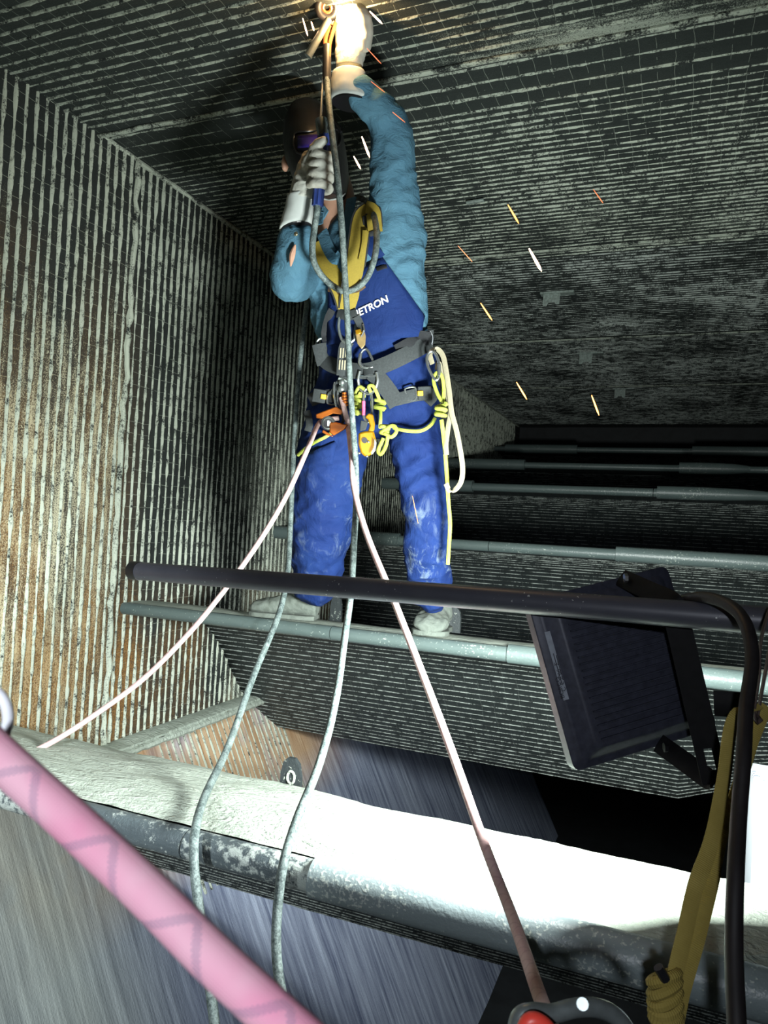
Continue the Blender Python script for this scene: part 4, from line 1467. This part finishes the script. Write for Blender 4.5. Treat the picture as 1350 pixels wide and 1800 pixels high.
carab('steel carabiner linking the ascender to the belt ring', [(641, 614), (648, 618), (657, 640), (652, 646), (637, 645), (632, 636), (634, 622)], .030, .0042, M_STEEL, gate=(4, 6))
sh = tag(empty('belt_ring', 'pear-shaped steel ring hanging from the belt of the harness', 'ring'))
ring_obj('bow', [on_body(x, y, .034) for x, y in ((633, 652), (630, 668), (634, 684), (646, 692), (658, 686), (664, 670), (662, 654))], .0052, M_STEEL, sh, False)
m = MB(); m.tube([on_body(630, 662, .034), on_body(664, 660, .034)], .004, 8); m.build('pin', M_STEEL, sh)
m = MB(); m.tube([on_body(647, 645, .030), on_body(648, 660, .034)], 0, 8, flat=(.015, .007, AX)); m.build('tie_in_loop', M_GWEB, sh)

carab('steel carabiner with a pink tape mark above the gold descender', [(645, 684), (652, 690), (654, 715), (653, 735), (646, 742), (639, 730), (639, 705), (640, 690)], .046, .0045, M_STEEL, M_PINKT, gate=(5, 6))
# gold descender
de = tag(empty('descender', 'shiny gold rope descender hanging between the thighs', 'descender'))
m = MB(); px_prism(m, [(641, 733), (648, 726), (656, 729), (659, 745), (658, 757), (650, 762), (646, 760), (650, 748), (647, 738)], .044, .018, 2.06); m.build('hook_arm', M_GOLD, de, bevel=.004)
m = MB(); px_prism(m, [(630, 761), (640, 758), (657, 757), (661, 775), (659, 790), (652, 800), (642, 803), (634, 796), (630, 780)], .044, .024, 2.06); bd = m.build('body_plate', M_GOLD, de, bevel=.006)
m = MB(); px_prism(m, [(658, 770), (662, 778), (660, 792), (653, 800), (652, 796), (657, 785)], .066, .004, 2.035); m.build('side_plate', M_STEEL, de, bevel=.001)
m = MB(); px_prism(m, [(634, 738), (647, 742), (643, 756), (632, 758)], .042, .012, 2.05); m.build('handle', M_GWEB, de, bevel=.003)
c = P(641, 774, 2.035); n = -c.normalized(); r = AZ.cross(n).normalized(); u = n.cross(r)
m = MB(); m.tube([c, c + n * .004], .009, 12); m.build('pulley', M_BLACKP, bd)
for a, b in ((.012, -.004), (-.014, -.040), (.010, -.048)):
    m = MB(); m.ball(c + r * a + u * b + n * .002, .0042, 8); m.build('rivet', M_STEEL, bd)

# lime cord: knots on the belt ring, lanyard to the hip, loose tail


def knot(cx, cy, off, rad, m, turns=3, seed=1, Yf=None):
    c, r, u, n = frame_at(cx, cy, off); pts = []
    if Yf: c = P(cx, cy, Yf)
    N_ = 40 * turns
    for i in range(N_):
        a = 2 * math.pi * i / 40 + seed
        s_ = (i / N_ - .5)
        pts.append(c + r * (math.cos(a) * rad) + n * (math.sin(a) * rad * .7) + u * (s_ * rad * 2.4 + .35 * rad * math.sin(a * .5 + seed)))
    m.tube(pts, .0062, 8)


lan = tag(empty('lanyard_cord', 'lime green knotted cord slung from belt ring to hip carabiner with a hanging tail', 'cord'))
m = MB()
knot(668, 712, .030, .015, m, 3, .5); knot(632, 700, .028, .014, m, 3, 2.0); knot(628, 722, .026, .012, m, 2, 1.2)
m.tube(spline([on_body(x, y, .040) for x, y in ((652, 690), (648, 680), (655, 678), (662, 690), (668, 705))], 5), .0058, 8)
m.tube(spline([on_body(x, y, .036) for x, y in ((640, 684), (632, 680), (626, 690), (622, 705), (620, 722))], 5), .0058, 8)
m.tube(spline([on_body(x, y, .034) for x, y in ((669, 715), (669, 735), (668, 752))], 5), .0058, 8)
m.build('knot', M_LIME, lan)
m = MB(); knot(676, 757, .030, .012, m, 3, .2, 2.08)
m.tube(spline([P(x, y, 2.07) for x, y in ((670, 760), (690, 748), (697, 758), (688, 768), (676, 762))], 5), .006, 8)
m.tube(spline([P(x, y, 2.07) for x, y in ((682, 766), (678, 785), (670, 798), (665, 792), (674, 770))], 5), .006, 8)
m.build('stopper_knot', M_LIME, lan)
m = MB(); m.tube(spline([on_body(x, y, .034) for x, y in ((692, 752), (715, 757), (740, 757), (757, 747), (765, 735))], 6), .0062, 8); m.build('swag', M_LIME, lan)
m = MB(); knot(775, 722, .018, .015, m, 4, .9, 2.135); m.build('hip_knot', M_LIME, lan)
YC = 2.15
m = MB(); m.tube(spline([P(x, y, YC) for x, y in ((779, 708), (780, 680), (776, 660), (768, 655), (762, 668), (768, 690), (776, 705))], 6), .0058, 8); m.build('hip_loop', M_LIME, lan)
m = MB(); m.tube(spline([P(x, y, Y) for x, y, Y in ((776, 738, 2.16), (781, 780, 2.17), (785, 830, 2.2), (788, 880, 2.24), (791, 920, 2.26), (789, 960, 2.28), (787, 992, 2.29))], 6), .0066, 8); m.build('tail', M_LIME, lan)
m = MB(); m.tube(spline([on_body(x, y, .02) for x, y in ((586, 758), (572, 768), (556, 776), (540, 786), (524, 800))], 5), .0058, 8); m.build('side_tail', M_LIME, lan)
carab('silver oval carabiner at the hip holding cord and beige sling', [(757, 618), (765, 622), (772, 640), (772, 660), (766, 668), (757, 655), (751, 640), (751, 626)], 0, .0046, M_STEEL, gate=(2, 3), Y=2.14)
bs = tag(empty('webbing_sling', 'pale beige webbing sling dangling in a loop from the hip carabiner', 'sling'))
m = MB(); m.tube(spline([P(x, y, 2.155) for x, y in ((760, 640), (756, 622), (766, 613), (778, 624), (784, 650), (790, 690), (794, 725), (802, 755), (808, 785), (813, 820), (811, 845), (801, 860), (790, 862), (784, 850))], 6), 0, 8, flat=(.0085, .0016, V((.9, -.2, .0))))
m.build('loop', M_BEIGE, bs)
m = MB(); m.tube(spline([P(x, y, 2.165) for x, y in ((768, 650), (772, 640), (786, 690), (792, 722), (788, 750), (784, 780), (785, 800))], 6), 0, 8, flat=(.0085, .0016, V((.9, -.2, .0))))
m.build('strand', M_BEIGE, bs)

# pink working rope through the rope grab
rope('working_rope', [on_body(600, 700, .046), on_body(606, 722, .05), on_body(612, 750, .05), PZ(618, 800, 2.18), PZ(623, 860, 2.12), PZ(645, 940, 2.02), PZ(690, 1050, 1.84), PZ(735, 1165, 1.68), PZ(790, 1310, 1.48), PZ(850, 1480, 1.245),
                      PZ(900, 1610, 1.08), PZ(945, 1740, .86), PZ(985, 1850, .72)], .0088, M_PINKW, 'pale pink rope stretched from the welder\'s hip down past the pole to the bottom edge', n=12)
rope('anchor_rope', [on_body(596, 735, .046), on_body(575, 738, .046), on_body(560, 745, .045), PZ(540, 790, 2.20), PZ(505, 868, 2.18), PZ(460, 945, 2.17), PZ(400, 1030, 2.18), PZ(335, 1110, 2.17), PZ(250, 1195, 2.15),
                     PZ(150, 1268, 2.12), PZ(85, 1308, 2.06), PZ(20, 1338, 2.0)], .0080, M_PINKW, 'pale pink rope sagging from the welder\'s hip to the left end of the dusty ledge', n=12)

# ------------------------------------------------------------------ welding gear
t = NT('cable_grey'); co = t.coord(); uvn = t.n('UVMap'); sp = t.sep(uvn.outputs[0])
a = t.noise(co, 40, 5, .75); b = t.noise(co, 240, 3, .6)
t.bump(t.math('ADD', a, b), .4, .003)
M_CABG = t.out(t.mix(t.step(t.math('ADD', t.math('MULTIPLY', a, .6), t.math('MULTIPLY', b, .4)), .42, .62), (.045, .065, .065), (.22, .275, .265)), .65)
hc_ = HB + (HB - HA).normalized() * .02
pts = [HB, hc_, P(553, 400, 1.83), P(549, 440, 1.84), P(556, 470, 1.86), P(578, 497, 1.90), P(608, 512, 1.93), P(640, 495, 1.93), P(658, 455, 1.92), P(662, 410, 1.94), P(655, 372, 2.00), P(640, 352, 2.10), P(618, 350, 2.20),
       P(585, 380, 2.28), P(556, 440, 2.30), P(545, 500, 2.30), P(535, 570, 2.30), P(525, 660, 2.28), P(518, 760, 2.24), P(513, 860, 2.20), P(509, 950, 2.14), P(505, 1010, 2.06), P(490, 1080, 1.95), P(445, 1190, 1.78), P(402, 1310, 1.58), P(360, 1400, 1.38), P(343, 1462, 1.235),
       P(342, 1530, 1.20), P(352, 1610, 1.17), P(366, 1710, 1.14), P(380, 1820, 1.10)]
rope('welding_cable', pts, .0093, M_CABG, 'dusty grey welding cable looping under the chin, then down behind the arm over the ledge', 'cable', 12, 7)
pts = [P(573, 92, 1.80), P(575, 150, 1.80), P(582, 220, 1.77), P(593, 310, 1.76), P(601, 400, 1.78), P(606, 480, 1.84), P(611, 570, 1.90), P(614, 650, 1.92), P(619, 730, 1.94), P(625, 810, 1.95), P(626, 880, 1.93), P(622, 960, 1.87), P(617, 1040, 1.77),
       P(606, 1120, 1.66), P(590, 1230, 1.52), P(562, 1340, 1.40), P(522, 1440, 1.29), P(498, 1520, 1.222), P(487, 1610, 1.19), P(487, 1690, 1.16), P(500, 1770, 1.13), P(520, 1850, 1.10)]
rope('earth_cable', pts, .0090, M_CABG, 'dusty grey cable hanging from the ceiling clamp straight down the welder\'s front', 'cable', 12, 7)

# electrode holder in the left-hand fist
M_HBLUE = plain('handle_blue', (.03, .055, .22), .35, 0, .2, 40)
eh = tag(empty('electrode_holder', 'blue handled electrode holder with metal jaw gripped in the fist', 'welding holder'))
m = MB(); m.tube([HB, HB.lerp(HA, .1), HA.lerp(HB, .08), HA], .0145, 16)
for k in range(8):
    a = 2 * math.pi * k / 8; o2 = lat * math.cos(a) * .0145 + tow * math.sin(a) * .0145
    m.tube([HB + o2, HA + o2], .0025, 6)
m.build('handle', M_HBLUE, eh)
jt = P(564, 210, 1.795)
m = MB(); m.tube([HA - hx * .004, HA.lerp(jt, .5), jt], [.0165, .018, .0165], 14); m.build('jaw', M_GALU, eh)
m = MB(); m.tube([HA.lerp(jt, .25) + lat * -.012 + tow * .008, HA.lerp(jt, .9) + lat * -.012 + tow * .008], .004, 6); m.build('jaw_slot', M_BLACKP, eh)
m = MB(); m.tube([jt, P(568, 135, 1.80)], .0035, 8); m.build('electrode', M_PRINT, eh)
# clamp hanging from the ceiling
M_COP = plain('hot_copper', (.45, .16, .06), .35, .8, .25, 40)
gc = tag(empty('earth_clamp', 'copper and steel earth clamp fixed to the ceiling above the welder', 'clamp'))
c0 = P(575, 14, 1.80); fz = c0.normalized(); rr_ = fz.cross(AZ).normalized(); uu_ = rr_.cross(fz)
m = MB(); m.tube([c0 + rr_ * math.cos(a) * .026 + uu_ * math.sin(a) * .024 for a in [2 * math.pi * k / 18 for k in range(18)]], .011, 10, closed=True); m.build('clamp_ring', M_BLACKP, gc)
m = MB(); m.tube([c0 + rr_ * math.cos(a) * .012 + uu_ * math.sin(a) * .011 for a in [2 * math.pi * k / 18 for k in range(18)]], .005, 8, closed=True); m.build('eye', M_COP, gc)
m = MB(); m.box(P(590, 5, 1.82), rr_ * .022, uu_ * .055, fz * .008); m.build('ceiling_lug', M_COP, gc, bevel=.003)
m = MB(); m.tube([P(578, 34, 1.775), P(541, 99, 1.77)], [.0095, .011], 12); m.build('lever', M_GALU, gc)
m = MB(); m.tube(spline([P(579, 45, 1.80), P(572, 70, 1.80), P(574, 92, 1.80)], 4), .0065, 8); m.tube(spline([P(590, 40, 1.80), P(580, 75, 1.80), P(578, 100, 1.80)], 4), .0055, 8); m.build('jaw', M_COP, gc)
m = MB(); m.tube([P(575, 80, 1.80), P(574, 142, 1.805)], [.012, .0125], 12); m.build('cable_sleeve', M_BLACKP, gc)

# the arc, its light and flying sparks
t = NT('arc_glow'); t.b.inputs['Emission Color'].default_value = (1, .82, .5, 1); t.b.inputs['Emission Strength'].default_value = 400
M_ARC = t.out((1, .8, .5), .5)
arc = tag(empty('welding_arc', 'white-hot welding arc glowing between the clamp and the raised glove', 'welding arc'))
m = MB(); m.ball(P(597, 14, 1.79), .007, 10); m.build('bead', M_ARC, arc)
al = light('arc_light', 'POINT', P(599, 34, 1.765), 5.5, (1.0, .60, .26), .012); al.parent = arc
SPK = [((893, 360), (912, 393), 'long orange spark with a doubled streak in front of the striped ceiling', 1.0), ((930, 437), (952, 477), 'brightest long white-orange spark against the dark ceiling band', 1.8),
       ((845, 533), (865, 563), 'yellow spark flying beside the welder\'s waist', .9), ((908, 672), (926, 702), 'yellow spark low over the dark far ceiling', .9), ((1040, 695), (1053, 730), 'orange spark farthest from the welder, above the floodlight', .9),
       ((636, 240), (650, 277), 'white spark between hood and raised sleeve, the longer of two', 1.5), ((622, 275), (634, 297), 'short white spark between hood and raised sleeve', 1.2), ((650, 20), (672, 42), 'white spark leaving the raised glove', 1.3),
       ((645, 85), (670, 112), 'thin pale spark beside the raised glove', .6), ((690, 197), (712, 215), 'thin red spark beside the raised forearm', .5), ((652, 143), (676, 162), 'thin red spark beside the white glove cuff', .5),
       ((532, 32), (541, 63), 'white spark hanging left of the clamp', 1.1), ((547, 38), (552, 54), 'short white spark between clamp ring and lever', 1.1),
       ((1043, 333), (1060, 357), 'faint red spark high on the striped ceiling', .45), ((805, 432), (830, 460), 'faint red spark just beside the denim shirt', .4), ((725, 872), (735, 920), 'faint pink spark in front of the trouser knee', .4)]
MS = {}
for a, b, lab, q in SPK:
    Y = 1.72 if a[0] > 600 else 1.74
    if 'knee' in lab: Y = 2.0
    k = 'hot' if q > 1.05 else ('warm' if q > .7 else 'red')
    if k not in MS:
        t = NT('spark_' + k); t.b.inputs['Emission Color'].default_value = {'hot': (1, .62, .38, 1), 'warm': (1, .38, .06, 1), 'red': (1, .16, .08, 1)}[k]
        t.b.inputs['Emission Strength'].default_value = {'hot': 9, 'warm': 4, 'red': .9}[k]; MS[k] = t.out((.5, .2, .05), .5)
    A, B = P(*a, Y), P(*b, Y + .05)
    m = MB(); m.tube([A.lerp(B, i / 6) for i in range(7)], [.0006 * q + .0004, .0011 * q + .0004, .0014 * q + .0004, .0016 * q + .0004, .0017 * q + .0004, .0016 * q + .0004, .0006], 6)
    tag(m.build('spark', MS[k]), lab, 'spark', 'flying welding sparks')
